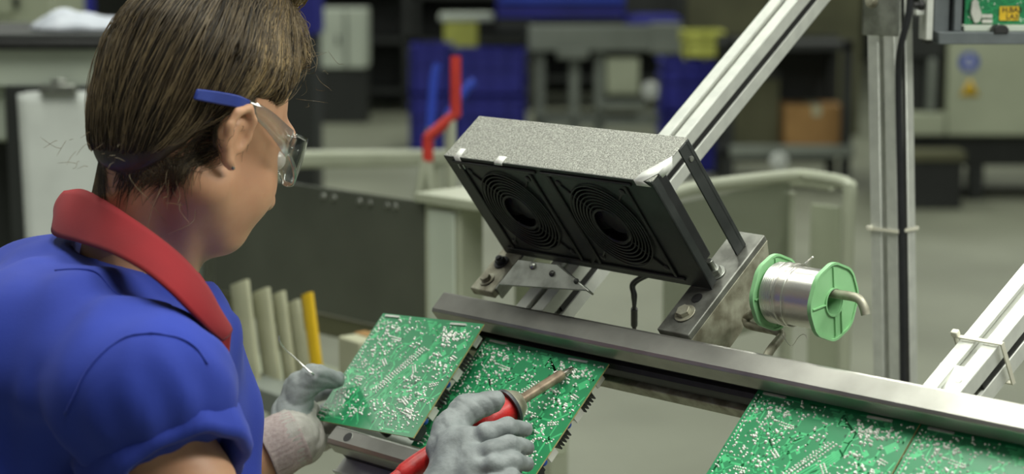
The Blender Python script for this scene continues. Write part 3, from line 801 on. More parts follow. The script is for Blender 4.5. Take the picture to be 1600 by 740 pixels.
def mesh_of(mb, name, mats, bevel=0):
    o = mb.build(name, mats, None, origin=(0, 0, 0)); me = o.data; bpy.data.objects.remove(o); return me
CACHE = {}
def make_board(P, ex, ey, nz, label, first=[]):
    M4 = Matrix(((ex[0], ey[0], nz[0], P[0]), (ex[1], ey[1], nz[1], P[1]), (ex[2], ey[2], nz[2], P[2]), (0, 0, 0, 1)))
    e = bpy.data.objects.new('circuit_board', None); COL.objects.link(e); e.matrix_world = M4; e.empty_display_size = .02
    setp(e, label, 'circuit board', 'circuit boards along the rails')
    def child(key, name, mb_mats, mat4=None, par=None, kind=None):
        if key not in CACHE: CACHE[key] = mesh_of(mb_mats[0](), name, mb_mats[1])
        o = bpy.data.objects.new(name, CACHE[key]); COL.objects.link(o); o.parent = par or e
        if mat4 is not None: o.matrix_local = mat4
        if kind: o['kind'] = kind
        return o
    child('substrate', 'substrate', (lambda: BM_['substrate'][0], BM_['substrate'][1]))
    child('traces', 'copper_traces', (lambda: BM_['copper_traces'][0], BM_['copper_traces'][1]))
    child('dots', 'solder_dots', (lambda: BM_['solder_dots'][0], BM_['solder_dots'][1]), kind='stuff')
    def dm():
        mb = MB(); v, f = dome(.00145, .0014); mb.add(v, f); return mb
    for s_, t_, r in BM_['big']:
        x, y = bxy(s_, t_); child('dome', 'solder_joint', (dm, M['solder']), Matrix.Translation((x, y, 0)) @ Matrix.Scale(r, 4))
    # bright component leads and pin strips on the solder side
    def strip():
        mb = MB()
        mb.box(A(0, 0, .0008), X_, Y_, Z, .026, .0024, .0016); return mb
    for s_, t_, a in ((.12, .022, 0), (.78, .03, .03)):
        x, y = bxy(s_, t_); child('strip', 'tinned_strip', (strip, M['solder']), Matrix.Translation((x, y, 0)) @ Matrix.Rotation(a, 4, 'Z'))
    def pin():
        mb = MB(); mb.tube([A(0, 0, 0), A(.001, 0, .003), A(-.012, .001, .0035)], .0008, 8); return mb
    for k in range(3):
        x, y = bxy(.09, .90 + .035 * k); child('pin', 'header_pin', (pin, M['solder']), Matrix.Translation((x, y, 0)))
    for s_, t_, typ, kk in BM_['comps']:
        x, y = bxy(s_, t_); child(typ, CN[typ][0], (lambda typ=typ: comp_mesh(typ), M[CN[typ][1]]), Matrix.Translation((x, y, 0)) @ Matrix.Diagonal((1, 1, .8, 1)))
    return e
hb = -.024
def plane_board(x, y, label, du=0):
    P = onb(x, y, hb) + U * du
    return make_board(P, U, T, N, label)
make_board(A(-0.145, 2.1198, 1.1312), A(0.6493, -0.7558, 0.0844), A(0.4922, 0.5022, 0.711), A(-0.5798, -0.4202, 0.6981), 'green circuit board lifted by its edge in the gloved left hand')
plane_board(760, 527, 'green circuit board under the soldering iron tip, seated on both rails')
plane_board(1185, 608, 'green circuit board standing alone past the gap, under the solder spool side of the rail')
plane_board(1185, 608, 'green circuit board at the frame edge, below the bright slanting brace foot', BW + .002)

# board shown in the holder
hbd = empty('circuit_board', hp(1552, 44, -.03), 'green circuit board with a yellow handwritten label inside the grey holder', 'circuit board')
a, b = hp(1507, 39, -.03), hp(1690, -58, -.03)
mb = MB(); mb.wbox(a[0], b[0], HY + .03, HY + .032, a[2], b[2]); mb.build('substrate', M['pcb'], hbd)
mb = MB(); g = np.random.default_rng(5)
for k in range(90):
    s_, t_ = g.random(), g.random(); p = []; an = g.integers(0, 8) * pi / 4
    for j in range(4):
        p.append((s_, t_)); s_ = min(.98, max(.02, s_ + .06 * cos(an))); t_ = min(.98, max(.02, t_ + .08 * sin(an))); an += g.choice([-1, 1]) * pi / 4
    q = [A(a[0] + (b[0] - a[0]) * s, HY + .0297, a[2] + (b[2] - a[2]) * t) for s, t in p]
    for c, d in zip(q[:-1], q[1:]):
        if np.linalg.norm(d - c) > 1e-4: mb.tube([c, d], .0006, 4)
mb.build('copper_traces', M['trace'], hbd)
mb = MB()
for k in range(120):
    c = A(a[0] + (b[0] - a[0]) * g.random(), HY + .03, a[2] + (b[2] - a[2]) * g.random()); mb.lathe([(0, .0012), (.0009, .0008), (.0012, .0001)], c, A(0, -1, 0), 6)
o = mb.build('solder_dots', M['solder'], hbd); o['kind'] = 'stuff'
# ceramic part, flat ribbon socket, black clip
mb = MB(); pz = [hp(x, y, -.03) for x, y in ((1517, 2), (1524, -4), (1531, 16), (1533, 24), (1529, 34), (1521, 36), (1515, 20))]
mb.add([p + A(0, -.001, 0) for p in pz] + [p + A(0, -.006, 0) for p in pz], [tuple(range(7, 14))] + [(i, (i + 1) % 7, 7 + (i + 1) % 7, 7 + i) for i in range(7)])
mb.build('ceramic_part', M['comp_white'], hbd, bevel=.0008, recalc=True)
for yy in (25, 33):
    p = hp(1541, yy, -.03); MB().box(p + A(0, -.003, 0), X_, Y_, Z, .013, .005, .0045).build('terminal', M['comp_white'], hbd, bevel=.0004)
p = hp(1558, 45, .002)
mb = MB(); mb.extr([(-.0085, -.005), (.0085, -.005), (.010, 0.0), (.006, .005), (-.004, .006), (-.0085, .002)], p, X_, Z, A(0, -1, 0), .02); mb.build('clip', M['rubber'], hold, bevel=.001, recalc=True)
la, lb = hp(1562, 32, -.026), hp(1593, 10, -.026)
lab = MB().wbox(la[0], lb[0], HY + .0275, HY + .029, la[2], lb[2]).build('label_sticker', M['yellow'], hbd)
def text(body, size, loc, parent, m, rot=(pi / 2, 0, 0), name='lettering'):
    cu = bpy.data.curves.new(name, 'FONT'); cu.body = body; cu.size = size; cu.extrude = .0001; cu.align_x = 'LEFT'; cu.materials.append(m); cu.offset = .0002
    o_ = bpy.data.objects.new(name, cu); COL.objects.link(o_); dg = bpy.context.evaluated_depsgraph_get(); me = bpy.data.meshes.new_from_object(o_.evaluated_get(dg)); bpy.data.objects.remove(o_)
    o = bpy.data.objects.new(name, me); COL.objects.link(o); o.parent = parent
    o.location = np.asarray(loc) - WL[parent.name]; o.rotation_euler = rot; return o
lp = hp(1566, 19.5, -.0262); text('H.BA3', .0092, A(lp[0], HY + .0273, lp[2]), lab, M['ink'])
lp = hp(1572, 30.0, -.0262); text('LA3', .0092, A(lp[0], HY + .0273, lp[2]), lab, M['ink'])

# ---- soldering iron --------------------------------------------------
tipP = onb(897, 573, hb + .0016)
rearP = onb(632, 738, .055)
def ipt(x):    # point on the iron's axis at pixel column x
    lo, hi = 0., 1.2
    for _ in range(50):
        m = (lo + hi) / 2; P = tipP + (rearP - tipP) * m; q = P - CAM; X = 800 + F * (q @ RT) / (q @ FW)
        if X > x: lo = m
        else: hi = m
    return tipP + (rearP - tipP) * lo
iax = nrm(tipP - rearP)
iron = empty('soldering_iron', ipt(760), 'red handled soldering iron held in the gloved right hand', 'soldering iron')
g1 = ipt(800); L1 = np.linalg.norm(tipP - g1)
MB().lathe([(L1 - .0165, .0001), (L1 - .0165, .0034), (L1 - .010, .003), (L1 - .001, .0009), (L1, .0001)], g1, iax, 20).build('tip', M['tip'], iron)
MB().lathe([(.010, .0001), (.010, .0068), (.013, .0068), (.016, .0052), (L1 - .018, .0056), (L1 - .0155, .0045), (L1 - .0155, .0001)], g1, iax, 24).build('barrel', M['iron_barrel'], iron)
MB().lathe([(-.004, .0001), (-.004, .0175), (-.0025, .0192), (.0, .0185), (.004, .0155), (.010, .0115), (.0115, .008), (.0115, .0001)], g1, iax, 40).build('guard', M['steel_dirty'], iron)
MB().lathe([(-.0055, .0165), (-.0055, .0195), (-.003, .0200), (-.0018, .0192), (-.003, .0165)], g1, iax, 40, closed=True).build('guard_ring', M['guard'], iron, recalc=True)
hl = np.linalg.norm(g1 - rearP)
hd = MB().lathe([(-.005, .0001), (-.005, .0145), (-.02, .0155), (-.045, .0135), (-.08, .0115), (-hl * .9, .0105), (-hl, .0095), (-hl - .006, .0075), (-hl - .006, .0001)], g1, iax, 28).build('handle', M['red_plastic'], iron)
MB().lathe([(-hl - .006, .0072), (-hl - .03, .005), (-hl - .034, .0036)], g1, iax, 16).build('strain_relief', M['red_plastic'], iron)
swp = g1 - iax * .016 + N * .0125
MB().box(swp, iax, np.cross(N, iax), N, .011, .005, .006).build('switch', M['glove'], iron, bevel=.0015)
rc = rearP - iax * .034
o = MB().tube(catmull([rc, rc - iax * .04 - V * .01, rc - iax * .06 - V * .02 - Z * .04, rc - iax * .06 - V * .03 - Z * .12, rc - iax * .06 - V * .03 - Z * .3], 8), .0028, 8).build('cord', M['cable'], iron)
# ================================================================== PERSON
HS = 0.98                                   # head scale
ha, hp_ = radians(42.5), radians(24)
Hf0 = A(sin(ha), cos(ha), 0); Hr = A(cos(ha), -sin(ha), 0)
Hf = Hf0 * cos(hp_) - Z * sin(hp_); Hu = Hf0 * sin(hp_) + Z * cos(hp_)
EAR = pt(372, 218, 1.70)
HO = EAR - Hr * .074 * HS
HM = np.stack([Hf, Hr, Hu])                 # world -> head axes
def hw(f, r, u): return HO + (Hf * f + Hr * r + Hu * u) * HS
def toh(P): return ((P - HO.astype(np.float32)) @ HM.T.astype(np.float32)) / HS
# torso frame
ta = radians(76)
Tf = A(sin(ta), cos(ta), 0); Tr = A(cos(ta), -sin(ta), 0)
NB = pt(196, 452, 1.76)                     # between the shoulders
SRj = pt(220, 590, 1.60); SLj = NB * 2 - SRj; SLj[2] = SRj[2] + .012
HIP = A(NB[0] - .17, NB[1] - .03, .90)
WR = onb(694, 782, .050)                    # right wrist
WL_ = pt(452, 688, 2.06)                    # left wrist
def elbow(S_, W_, hint, l1=.285, l2=.26):
    d = W_ - S_; L = np.linalg.norm(d); L_ = min(L, l1 + l2 - .002); a = (l1 * l1 - l2 * l2 + L_ * L_) / (2 * L_); h = math.sqrt(max(l1 * l1 - a * a, 1e-6))
    n = nrm(d); hn = nrm(hint - n * (hint @ n)); return S_ + n * a * (L / L_) + hn * h
ER = elbow(SRj, WR, A(-.45, -.6, -1)); EL = elbow(SLj, WL_, A(-.35, .0, -1))
NK0 = pt(256, 245, 1.775); NK1 = pt(216, 430, 1.785)

def f_head(P):
    q = toh(P)
    d = ell(q, (-.006, 0, .046), (.092, .075, .084))
    d = smin(d, ell(q, (.040, 0, -.012), (.054, .055, .074)), .03)
    d = smin(d, ell(q, (.060, 0, -.072), (.026, .03, .022)), .03)
    for s in (-1, 1):
        d = smin(d, cap(q, (.004, s * .048, -.045), (.056, s * .018, -.073), .022, .018), .025)
        d = smin(d, ell(q, (.056, s * .034, -.030), (.031, .025, .032)), .02)
        d = smax(d, -ell(q, (.096, s * .033, .006), (.015, .017, .011)), .012)
    d = smin(d, cap(q, (.086, -.03, .03), (.086, .03, .03), .013), .014)
    d = smin(d, cap(q, (.092, 0, .012), (.112, 0, -.028), .008, .0115), .010)
    for s in (-1, 1): d = smin(d, ell(q, (.102, s * .011, -.031), (.011, .008, .008)), .006)
    d = smin(d, ell(q, (.089, 0, -.056), (.011, .020, .006)), .006)
    d = smin(d, ell(q, (.087, 0, -.064), (.011, .018, .006)), .006)
    d = smax(d, -ell(q, (.100, 0, -.0602), (.008, .020, .0012)), .003)
    # ears
    for s in (-1, 1):
        q0 = q; q = (q - np.array([-.008, s * .078, .002], np.float32)) / np.float32(.88) + np.array([-.008, s * .078, .002], np.float32)
        pts = [(.004, s * .076, -.012), (.008, s * .078, .004), (.004, s * .084, .022), (-.010, s * .089, .031), (-.024, s * .091, .022), (-.027, s * .089, .006), (-.020, s * .084, -.012), (-.008, s * .079, -.026), (.001, s * .077, -.030)]
        e = chain(q, pts, [.004, .0045, .0046, .0048, .005, .0048, .0048, .0062, .005], .003)
        pl = ell(q, (-.010, s * .079, .002), (.018, .0055, .026))
        e = smin(e, pl, .003)
        e = smin(e, chain(q, [(-.002, s * .080, .018), (-.014, s * .083, .012), (-.016, s * .083, -.006), (-.006, s * .080, -.016)], [.003, .0035, .0035, .003], .003), .002)
        e = smax(e, -ell(q, (-.003, s * .086, .0), (.0085, .009, .011)), .003)
        e = smin(e, ell(q, (.0065, s * .077, -.004), (.004, .004, .0065)), .003)
        e = smin(e, ell(q, (-.014, s * .072, -.0), (.014, .012, .02)), .006)
        q = q0; d = smin(d, e * np.float32(.88), .004)
    d = smin(d, cap(P, NK0, NK1, .044, .048), .03)
    d = smin(d, cap(P, hw(-.045, 0, -.02), NK1 - Tf * .01, .034, .040), .03)
    # side neck muscle
    d = smin(d, cap(P, hw(-.014, .045, -.045), NK1 + Tf * .035 + Tr * .02, .014, .012), .02)
    return d
def f_core(P):
    d = cap(P, NB - Z * .07 - Tf * .03, HIP + Z * .2, .07, .085)
    d = smin(d, cap(P, SRj - Z * .01, SLj - Z * .01, .040), .04)
    d = smin(d, cap(P, NK0, NB - Z * .04, .046, .05), .03)
    return d
def f_arm(P, S_, E_, W_):
    d = cap(P, S_, E_, .041, .038)
    d = smin(d, cap(P, S_ + (E_ - S_) * .35 + A(.01, -.01, 0), S_ + (E_ - S_) * .6, .041, .040), .02)
    m = E_ + (W_ - E_) * .3
    d = smin(d, chain(P, [E_, m, W_], [.040, .040, .027], .02), .025)
    return d
def f_low(P):
    d = f_core(P); d = smin(d, f_arm(P, SRj, ER, WR), .03); d = smin(d, f_arm(P, SLj, EL, WL_), .03); return d
lo_h = np.minimum(HO - .17, NK1 - .1); hi_h = HO + .17
lo_h[2] = NB[2] - .01
PT_ = np.array([SRj, SLj, ER, EL, WR, WL_, HIP, NB])
def clip_z(P): return np.minimum(f_low(P), 1e3)
base = A(HIP[0], HIP[1], 0)
person = sdf_mesh([(f_head, lo_h, hi_h, .0027), (f_low, PT_.min(0) - .08, PT_.max(0) + .07, .0065)], 'person', M['skin'], None, origin=base, smooth=2)
setp(person, 'person in blue shirt with red collar, safety glasses and grey gloves, bent over circuit boards', 'person')
# eyes
for s in (-1, 1):
    mb = MB(); c = hw(.082, s * .033, .006); mb.lathe([(-.011 * HS, .0001)] + [(-.011 * HS * cos(a), .011 * HS * sin(a)) for a in np.linspace(.2, pi - .2, 9)] + [(.011 * HS, .0001)], c, Hf, 16)
    eo = mb.build('eye', M['eye'], person, 180)

# ---- hair ------------------------------------------------------------
HLX = [-.14, -.09, -.06, -.04, -.02, 0, .02, .04, .055, .07, .085, .10, .13]
HLY = [-.085, -.080, -.066, -.034, .006, .032, .036, .036, .052, .088, .118, .14, .16]
def hl(f): return np.interp(f, HLX, HLY).astype(np.float32)
def f_hairmass(q):
    d = ell(q, (-.004, 0, .050), (.0965, .083, .095))
    d = smin(d, ell(q, (-.050, 0, -.012), (.040, .055, .060)), .03)
    d = smin(d, ell(q, (.060, .004, .096), (.034, .044, .034)), .03)      # swept fringe
    d = smin(d, ell(q, (.0, 0, .135), (.055, .055, .035)), .03)
    d = d + .0125 * np.exp(-np.clip(q[..., 2] - hl(q[..., 0]), 0, .2) / .018) * (q[..., 0] < .07)
    return d
def f_hair(P):
    q = toh(P); d = f_hairmass(q)
    d = d + .0022 * np.sin(q[..., 1] * 260 + 3 * np.sin(q[..., 2] * 40)) * np.clip((q[..., 2] + .05) * 8, 0, 1) * .6
    cl = (hl(q[..., 0]) - q[..., 2]) * .7
    return smax(d, cl, .012)
hair = sdf_mesh([(f_hair, HO - .19, HO + .2, .0032)], 'hair', [M['hair_dark'], M['hair_mid']], person, smooth=1,
                matfn=lambda c: (toh(c.astype(np.float32))[:, 0] > .055).astype(int))  # front of the hair gets the paler tone, as if lit
BUN = (.006, 0, .168)
def f_bun(P):
    q = toh(P)
    d = ell(q, BUN, (.062, .060, .036))
    a = np.arctan2(q[..., 1], q[..., 0] - BUN[0])
    return d + .004 * np.sin(a * 7 + q[..., 2] * 120)
bun = sdf_mesh([(f_bun, hw(*BUN) - .11, hw(*BUN) + .11, .004)], 'hair_bun', M['hair_mid'], hair, smooth=1)
mb = MB(); c = hw(.004, 0, .143)
mb.tube([c + (Hf * cos(q) + Hr * sin(q)) * .049 * HS for q in np.linspace(0, 2 * pi, 40)], .006, 8, cap=False); mb.build('hair_band', M['navy'], hair)
# strands: from the hairline up to the band, lying on the hair mass
def project(q, off):
    q = q.astype(np.float32)
    for _ in range(4):
        e = np.float32(.002); d = f_hairmass(q)
        g = np.stack([f_hairmass(q + np.array(v, np.float32) * e) - d for v in ((1, 0, 0), (0, 1, 0), (0, 0, 1))], -1) / e
        g /= np.maximum(np.linalg.norm(g, axis=-1, keepdims=True), 1e-3); q = q - g * (d - off)[..., None]
    return q
def strands(n, tone, seed):
    g = np.random.default_rng(seed); K = 15
    th = g.uniform(-pi, pi, n)
    f0 = .098 * np.cos(th) - .008; r0 = .082 * np.sin(th)
    hf = g.random(n) ** 1.5 * .07
    u0 = hl(f0) + .004 + hf
    e = np.stack([.045 * np.cos(th) + .004, .045 * np.sin(th), np.full(n, .140)], -1) + g.normal(size=(n, 3)) * .004
    s0 = np.stack([f0, r0, u0], -1)
    t = np.linspace(0, 1, K)[None, :, None]
    q = s0[:, None] * (1 - t) + e[:, None] * t
    side = g.normal(size=(n, 1, 1)) * .006 * np.sin(pi * t)
    q = q + side * np.stack([-np.sin(th), np.cos(th), np.zeros(n)], -1)[:, None]
    off = g.uniform(.0006, .0032, (n, 1)) * np.ones((n, K)); off[:, 0] = -.001; off[:, -1] += .0
    q = project(q, off)
    return q
def strand_mesh(Q, name, m, parent, r=.00055, world=False):
    n, K, _ = Q.shape; W = Q if world else HO + (Q.reshape(-1, 3) @ HM * HS).reshape(n, K, 3)
    v = []; f = []
    t = np.gradient(W, axis=1); t /= np.maximum(np.linalg.norm(t, axis=-1, keepdims=True), 1e-9)
    a = np.cross(t, A(.3, .5, .81)); a /= np.maximum(np.linalg.norm(a, axis=-1, keepdims=True), 1e-9); b = np.cross(t, a)
    rr = (r * np.interp(np.linspace(0, 1, K), [0, .15, .8, 1], [.35, 1, 1, .4]))[None, :, None]
    ring = np.stack([W + (a * cos(k) + b * sin(k)) * rr for k in (0, 2 * pi / 3, 4 * pi / 3)], 2)   # n,K,3,3
    v = ring.reshape(-1, 3); i = np.arange(n)[:, None, None] * K * 3; k = np.arange(K - 1)[None, :, None] * 3; j = np.arange(3)[None, None, :]; j2 = (j + 1) % 3
    f = np.stack([i + k + j, i + k + j2, i + k + 3 + j2, i + k + 3 + j], -1).reshape(-1, 4)
    mb = MB(); mb.v = v.tolist(); mb.f = f.tolist(); mb.mi = [0] * len(mb.f)
    return mb.build(name, m, parent, 180)
strand_mesh(strands(1900, 0, 11), 'dark_strands', M['hair_dark'], hair, .0004)
Qm = strands(1900, 1, 12); strand_mesh(Qm[(Qm[:, 3, 0] > -.02) | (np.arange(len(Qm)) % 3 == 0)], 'brown_strands', M['hair_mid'], hair, .0004)
def fly(n, seed):
    g = np.random.default_rng(seed); Q = strands(n, 0, seed); K = Q.shape[1]; t = np.linspace(0, 1, K)
    lift = np.sin(pi * t)[None, :] * g.uniform(.002, .010, (n, 1)); c = np.array([-.01, 0, .05]); d = Q - c; d /= np.linalg.norm(d, axis=-1, keepdims=True)
    return Q + d * lift[..., None] + np.sin(t * 7)[None, :, None] * g.normal(size=(n, 1, 3)) * .0015
strand_mesh(fly(320, 17), 'loose_strands', M['hair_mid'], hair, .0003)
def front_only(Q): return Q[(Q[:, 4, 0] > -.015)]
strand_mesh(front_only(strands(1800, 2, 13)), 'light_strands', M['hair_light'], hair, .0004)  # blonder front strands, with the light falling there painted in too
# bun loops and stray wisps
g = np.random.default_rng(21)
Qb = []
for k in range(260):
    a0 = g.uniform(0, 2 * pi); sw = g.uniform(1.0, 2.6); el = g.uniform(-.5, 1.1); t = np.linspace(0, 1, 15); a = a0 + sw * t; e = el + .5 * np.sin(pi * t + g.uniform(0, 6))
    s_ = 1.03 + g.uniform(0, .08)
    Qb.append(np.stack([BUN[0] + .062 * s_ * np.cos(a) * np.cos(e), .060 * s_ * np.sin(a) * np.cos(e), BUN[2] + .036 * s_ * np.sin(e)], -1))
strand_mesh(np.array(Qb), 'bun_strands', M['hair_light'], hair)
Qw = []
for k in range(46):
    t = np.linspace(0, 1, 15)[:, None]
    if k < 18: s0 = A(-.10 + g.normal() * .006, g.uniform(-.05, .06), g.uniform(-.07, -.03)); d0 = nrm(A(-.7, g.normal() * .4, -.6 + g.normal() * .4)); L = g.uniform(.006, .016)
    elif k < 34: s0 = A(.085 + g.normal() * .006, g.uniform(-.03, .06), g.uniform(.05, .12)); d0 = nrm(A(.8, g.normal() * .4 + .1, g.normal() * .6)); L = g.uniform(.008, .024)
    else: s0 = A(-.05 + g.normal() * .02, .05 + g.normal() * .012, -.06 + g.normal() * .01); d0 = nrm(A(-.2, .5, -.9)); L = g.uniform(.015, .035)
    c = g.normal(size=3) * .5
    Qw.append(s0 + d0 * L * t + np.outer(t[:, 0] ** 2, c) * L + np.outer(np.sin(t[:, 0] * 6 + k), g.normal(size=3)) * L * .06)
Qw = np.array(Qw)
for nm, sl in (('nape_wisps', slice(0, 18)), ('forehead_wisps', slice(18, 34)), ('neck_wisps', slice(34, 46))): strand_mesh(Qw[sl], nm, M['hair_mid'], hair, .00022)

# short fine hair running down onto the neck
def project_skin(Pw, off):
    sh = Pw.shape; P = Pw.reshape(-1, 3).astype(np.float32)
    for _ in range(4):
        e = np.float32(.002); d = f_head(P); gg = np.stack([f_head(P + np.array(v, np.float32) * e) - d for v in ((1, 0, 0), (0, 1, 0), (0, 0, 1))], -1) / e
        gg /= np.maximum(np.linalg.norm(gg, axis=-1, keepdims=True), 1e-3); P = P - gg * (d - off)[:, None]
    return P.astype(float).reshape(sh)
g = np.random.default_rng(33); n_ = 1700; K_ = 15
f_ = g.uniform(-.095, .004, n_); sgn = np.where(g.random(n_) < .5, 1, -1)
rr_ = sgn * .075 * np.sqrt(np.clip(1 - (f_ / .1) ** 2, .02, 1))
s0 = np.stack([f_, rr_, hl(f_) + g.uniform(.008, .026, n_)], -1)
dn = np.stack([-.15 + g.normal(size=n_) * .25, -sgn * .35 + g.normal(size=n_) * .2, -np.ones(n_)], -1); Ls = g.uniform(.022, .052, n_)
t_ = np.linspace(0, 1, K_)[None, :, None]
Qn = s0[:, None] + dn[:, None] * Ls[:, None, None] * t_ + g.normal(size=(n_, 1, 3)) * .006 * t_ ** 2
Wn = HO + (Qn.reshape(-1, 3) @ HM * HS).reshape(n_, K_, 3)
Wn = project_skin(Wn, np.float32(.0009))
hd = f_hair(Wn.reshape(-1, 3).astype(np.float32)).reshape(n_, K_); Wn = Wn + np.where(hd < .001, .001 - hd, 0)[..., None] * (Hr * np.sign(rr_)[:, None, None] * .7 - Hf * .7)
strand_mesh(Wn[:1150], 'nape_hair', M['hair_dark'], hair, .00026, True); strand_mesh(Wn[1150:], 'nape_hair', M['hair_mid'], hair, .00026, True)

# ---- safety glasses -----------------------------------------------------
gl = empty('safety_glasses', hw(.09, 0, .01)); gl.parent = person; gl.location = WL[gl.name] - WL[person.name]
# wrap lens
mb = MB(); nu, nv = 41, 9; v = []
for i in range(nu):
    a = -1.25 + 2.5 * i / (nu - 1)
    for j in range(nv):
        t = j / (nv - 1); uu = .031 - .043 * t
        cut = .016 * math.exp(-(a / .16) ** 2) * (t > .6) * (t - .6) / .4       # nose notch
        taper = 1 - .55 * max(0, (abs(a) - .75) / .5) ** 1.3
        uu = .012 + (uu - .012) * taper + cut + .010 * max(0, abs(a) - .6)
        R_ = 1.0 + .02 * sin(pi * t)
        v.append(hw(.020 + .096 * R_ * cos(a) ** .8 if cos(a) > 0 else .02, .080 * sin(a), uu))
mb.add(v, [(i * nv + j, i * nv + j + 1, (i + 1) * nv + j + 1, (i + 1) * nv + j) for i in range(nu - 1) for j in range(nv - 1)])
lens = mb.build('lens', M['clear'], gl, 180, solid=.0022)
for s in (-1, 1):
    arm = [hw(.056, s * .0775, .016), hw(.040, s * .082, .020), hw(.020, s * .0835, .026), hw(.002, s * .0845, .029), hw(-.010, s * .0855, .030)]
    mb = MB(); c = catmull(arm, 6); n = len(c); v = []
    for i, p in enumerate(c):
        w = .0085 * (1 - i / n) + .0042
        for a, b in ((-.0011, -w), (.0011, -w), (.0011, w), (-.0011, w)): v.append(p + (Hr * a + Hu * b) * HS)
    f = [(i * 4 + j, i * 4 + (j + 1) % 4, i * 4 + 4 + (j + 1) % 4, i * 4 + 4 + j) for i in range(n - 1) for j in range(4)] + [(0, 3, 2, 1), tuple((n - 1) * 4 + k for k in range(4))]
    mb.add(v, f); ao = mb.build('temple', M['clear'], gl, 180, recalc=True)
    tp_ = [hw(-.010, s * .0855, .030), hw(-.026, s * .088, .028), hw(-.046, s * .084, .024), hw(-.064, s * .078, .020)]
    mb = MB(); c = catmull(tp_, 6); n = len(c); v = []
    for i, p in enumerate(c):
        w = .0048 + .0010 * sin(pi * i / n)
        for a, b in ((-.0018, -w), (.0018, -w), (.0018, w), (-.0018, w)): v.append(p + (Hr * a + Hu * b) * HS)
    f = [(i * 4 + j, i * 4 + (j + 1) % 4, i * 4 + 4 + (j + 1) % 4, i * 4 + 4 + j) for i in range(n - 1) for j in range(4)] + [(0, 3, 2, 1), tuple((n - 1) * 4 + k for k in range(4))]
    mb.add(v, f); mb.build('temple_tip', M['blue_tip'], ao, 60, recalc=True, bevel=.0012)
    # hinge lug between lens and temple
    MB().box(hw(.054, s * .0795, .014), Hf, Hr, Hu, .012, .005, .018).build('hinge', M['clear'], ao, bevel=.0015)
# small stud in the ear lobe
MB().lathe([(0, .0001), (0, .0016), (.0014, .0011), (.0016, .0001)], hw(-.0035, .0835, -.0275), Hr, 12).build('ear_stud', M['steel'], person)

# ---- shirt ----------------------------------------------------------------
UA = nrm(ER - SRj)
KR = nrm(UA + A(.35, -.8, .0)); KL = nrm(EL - SLj)
SLV = SRj + UA * .066                      # sleeve end
SLV2 = SLj + KL * .10
CHx = NB + Tf * .030 - Z * .115
def f_shirt(P):
    d = cap(P, NB - Tf * .062 - Z * .055 + Tr * .07, NB - Tf * .062 - Z * .055 - Tr * .07, .096)      # upper back
    d = smin(d, cap(P, NB - Z * .16 - Tf * .075, HIP + Z * .02, .125, .135), .06)
    d = smin(d, cap(P, NB - Z * .20 - Tf * .075 + Tr * .06, HIP + Tr * .06, .095, .115), .06)
    d = smin(d, cap(P, NB - Z * .20 - Tf * .075 - Tr * .06, HIP - Tr * .06, .095, .115), .06)
    d = smin(d, ell(P, CHx, (.078, .10, .095)), .05)
    d = smin(d, cap(P, NB + Tf * .030 - Z * .045, CHx + Tf * .025 - Z * .09, .05, .062), .05)
    d = smin(d, cap(P, NB - Z * .034 + Tr * .03 - Tf * .01, SRj + Z * .002, .056, .056), .045)
    d = smin(d, cap(P, NB - Z * .032 - Tr * .03 - Tf * .01, SLj + Z * .006, .058, .060), .045)
    for S_, E_, K, K2 in ((SRj, SLV, KR, UA), (SLj, SLV2, KL, KL)):
        a = cap(P, S_, E_ + K2 * .1, .053, .049)
        a = smax(a, (P - E_.astype(np.float32)) @ K.astype(np.float32), .01)
        d = smin(d, a, .035)
    d = smin(d, cap(P, NB - Tf * .045 - Z * .055 + Tr * .04, SRj - Tf * .028 - Z * .012, .070, .056), .045)
    d = smin(d, cap(P, NB + Tf * .03 - Z * .06 + Tr * .02, SRj + Tf * .028 - Z * .01, .050, .048), .04)
    # folds
    q = P - NB.astype(np.float32)
    t = (P - SRj.astype(np.float32)) @ UA.astype(np.float32)
    rad = q @ Tf.astype(np.float32); lat = q @ Tr.astype(np.float32)
    ang = np.arctan2((P - SRj.astype(np.float32)) @ Tf.astype(np.float32), -((P - SRj.astype(np.float32)) @ Tr.astype(np.float32)) + .02)
    w1 = np.sin(ang * 9 + 2 * np.sin(t * 30)) * np.exp(-((t - .06) / .06) ** 2) * .0065
    w2 = vnoise(P, 26, 3) * .0150 + vnoise(P * np.array([1, 1, .35], np.float32), 64, 4) * .0085
    w3 = np.sin(lat * 70 + 14 * q[..., 2] + 1.5 * np.sin(rad * 20)) * .0075 * np.clip((-q[..., 2] - .03) * 8, 0, 1)
    ph = rad * 30 + lat * 12 + q[..., 2] * 5 + 2.0 * vnoise(P, 13, 40); w4 = (1 - np.abs(np.sin(ph))) ** 2.2 * .015 * np.clip((-q[..., 2] - .015) * 12, 0, 1)
    ph = rad * 62 + t * 8 + 1.6 * vnoise(P, 20, 41); w5 = (1 - np.abs(np.sin(ph))) ** 2.5 * .0075 * np.exp(-((t - .035) / .05) ** 2)
    w1 = w1 + w4 + w5
    ew = np.clip(np.linalg.norm(P - (SLV + KR * .01).astype(np.float32), axis=-1) / .075 - .75, .22, 1)
    d = d + (w1 + w2 + w3) * ew
    # open neck
    d = smax(d, -cap(P, NK1 + Z * .12, NK1 - Z * .02 + Tf * .01, .068, .060), .008)
    return d
lo_s = np.minimum(np.minimum(SRj, SLj), HIP) - A(.26, .16, 0); lo_s[2] = HIP[2] - .10
hi_s = np.maximum(np.maximum(SRj, SLj), CHx) + A(.22, .16, .14)
shirt = sdf_mesh([(f_shirt, lo_s, hi_s, .0058)], 'shirt', M['shirt'], person, smooth=2)
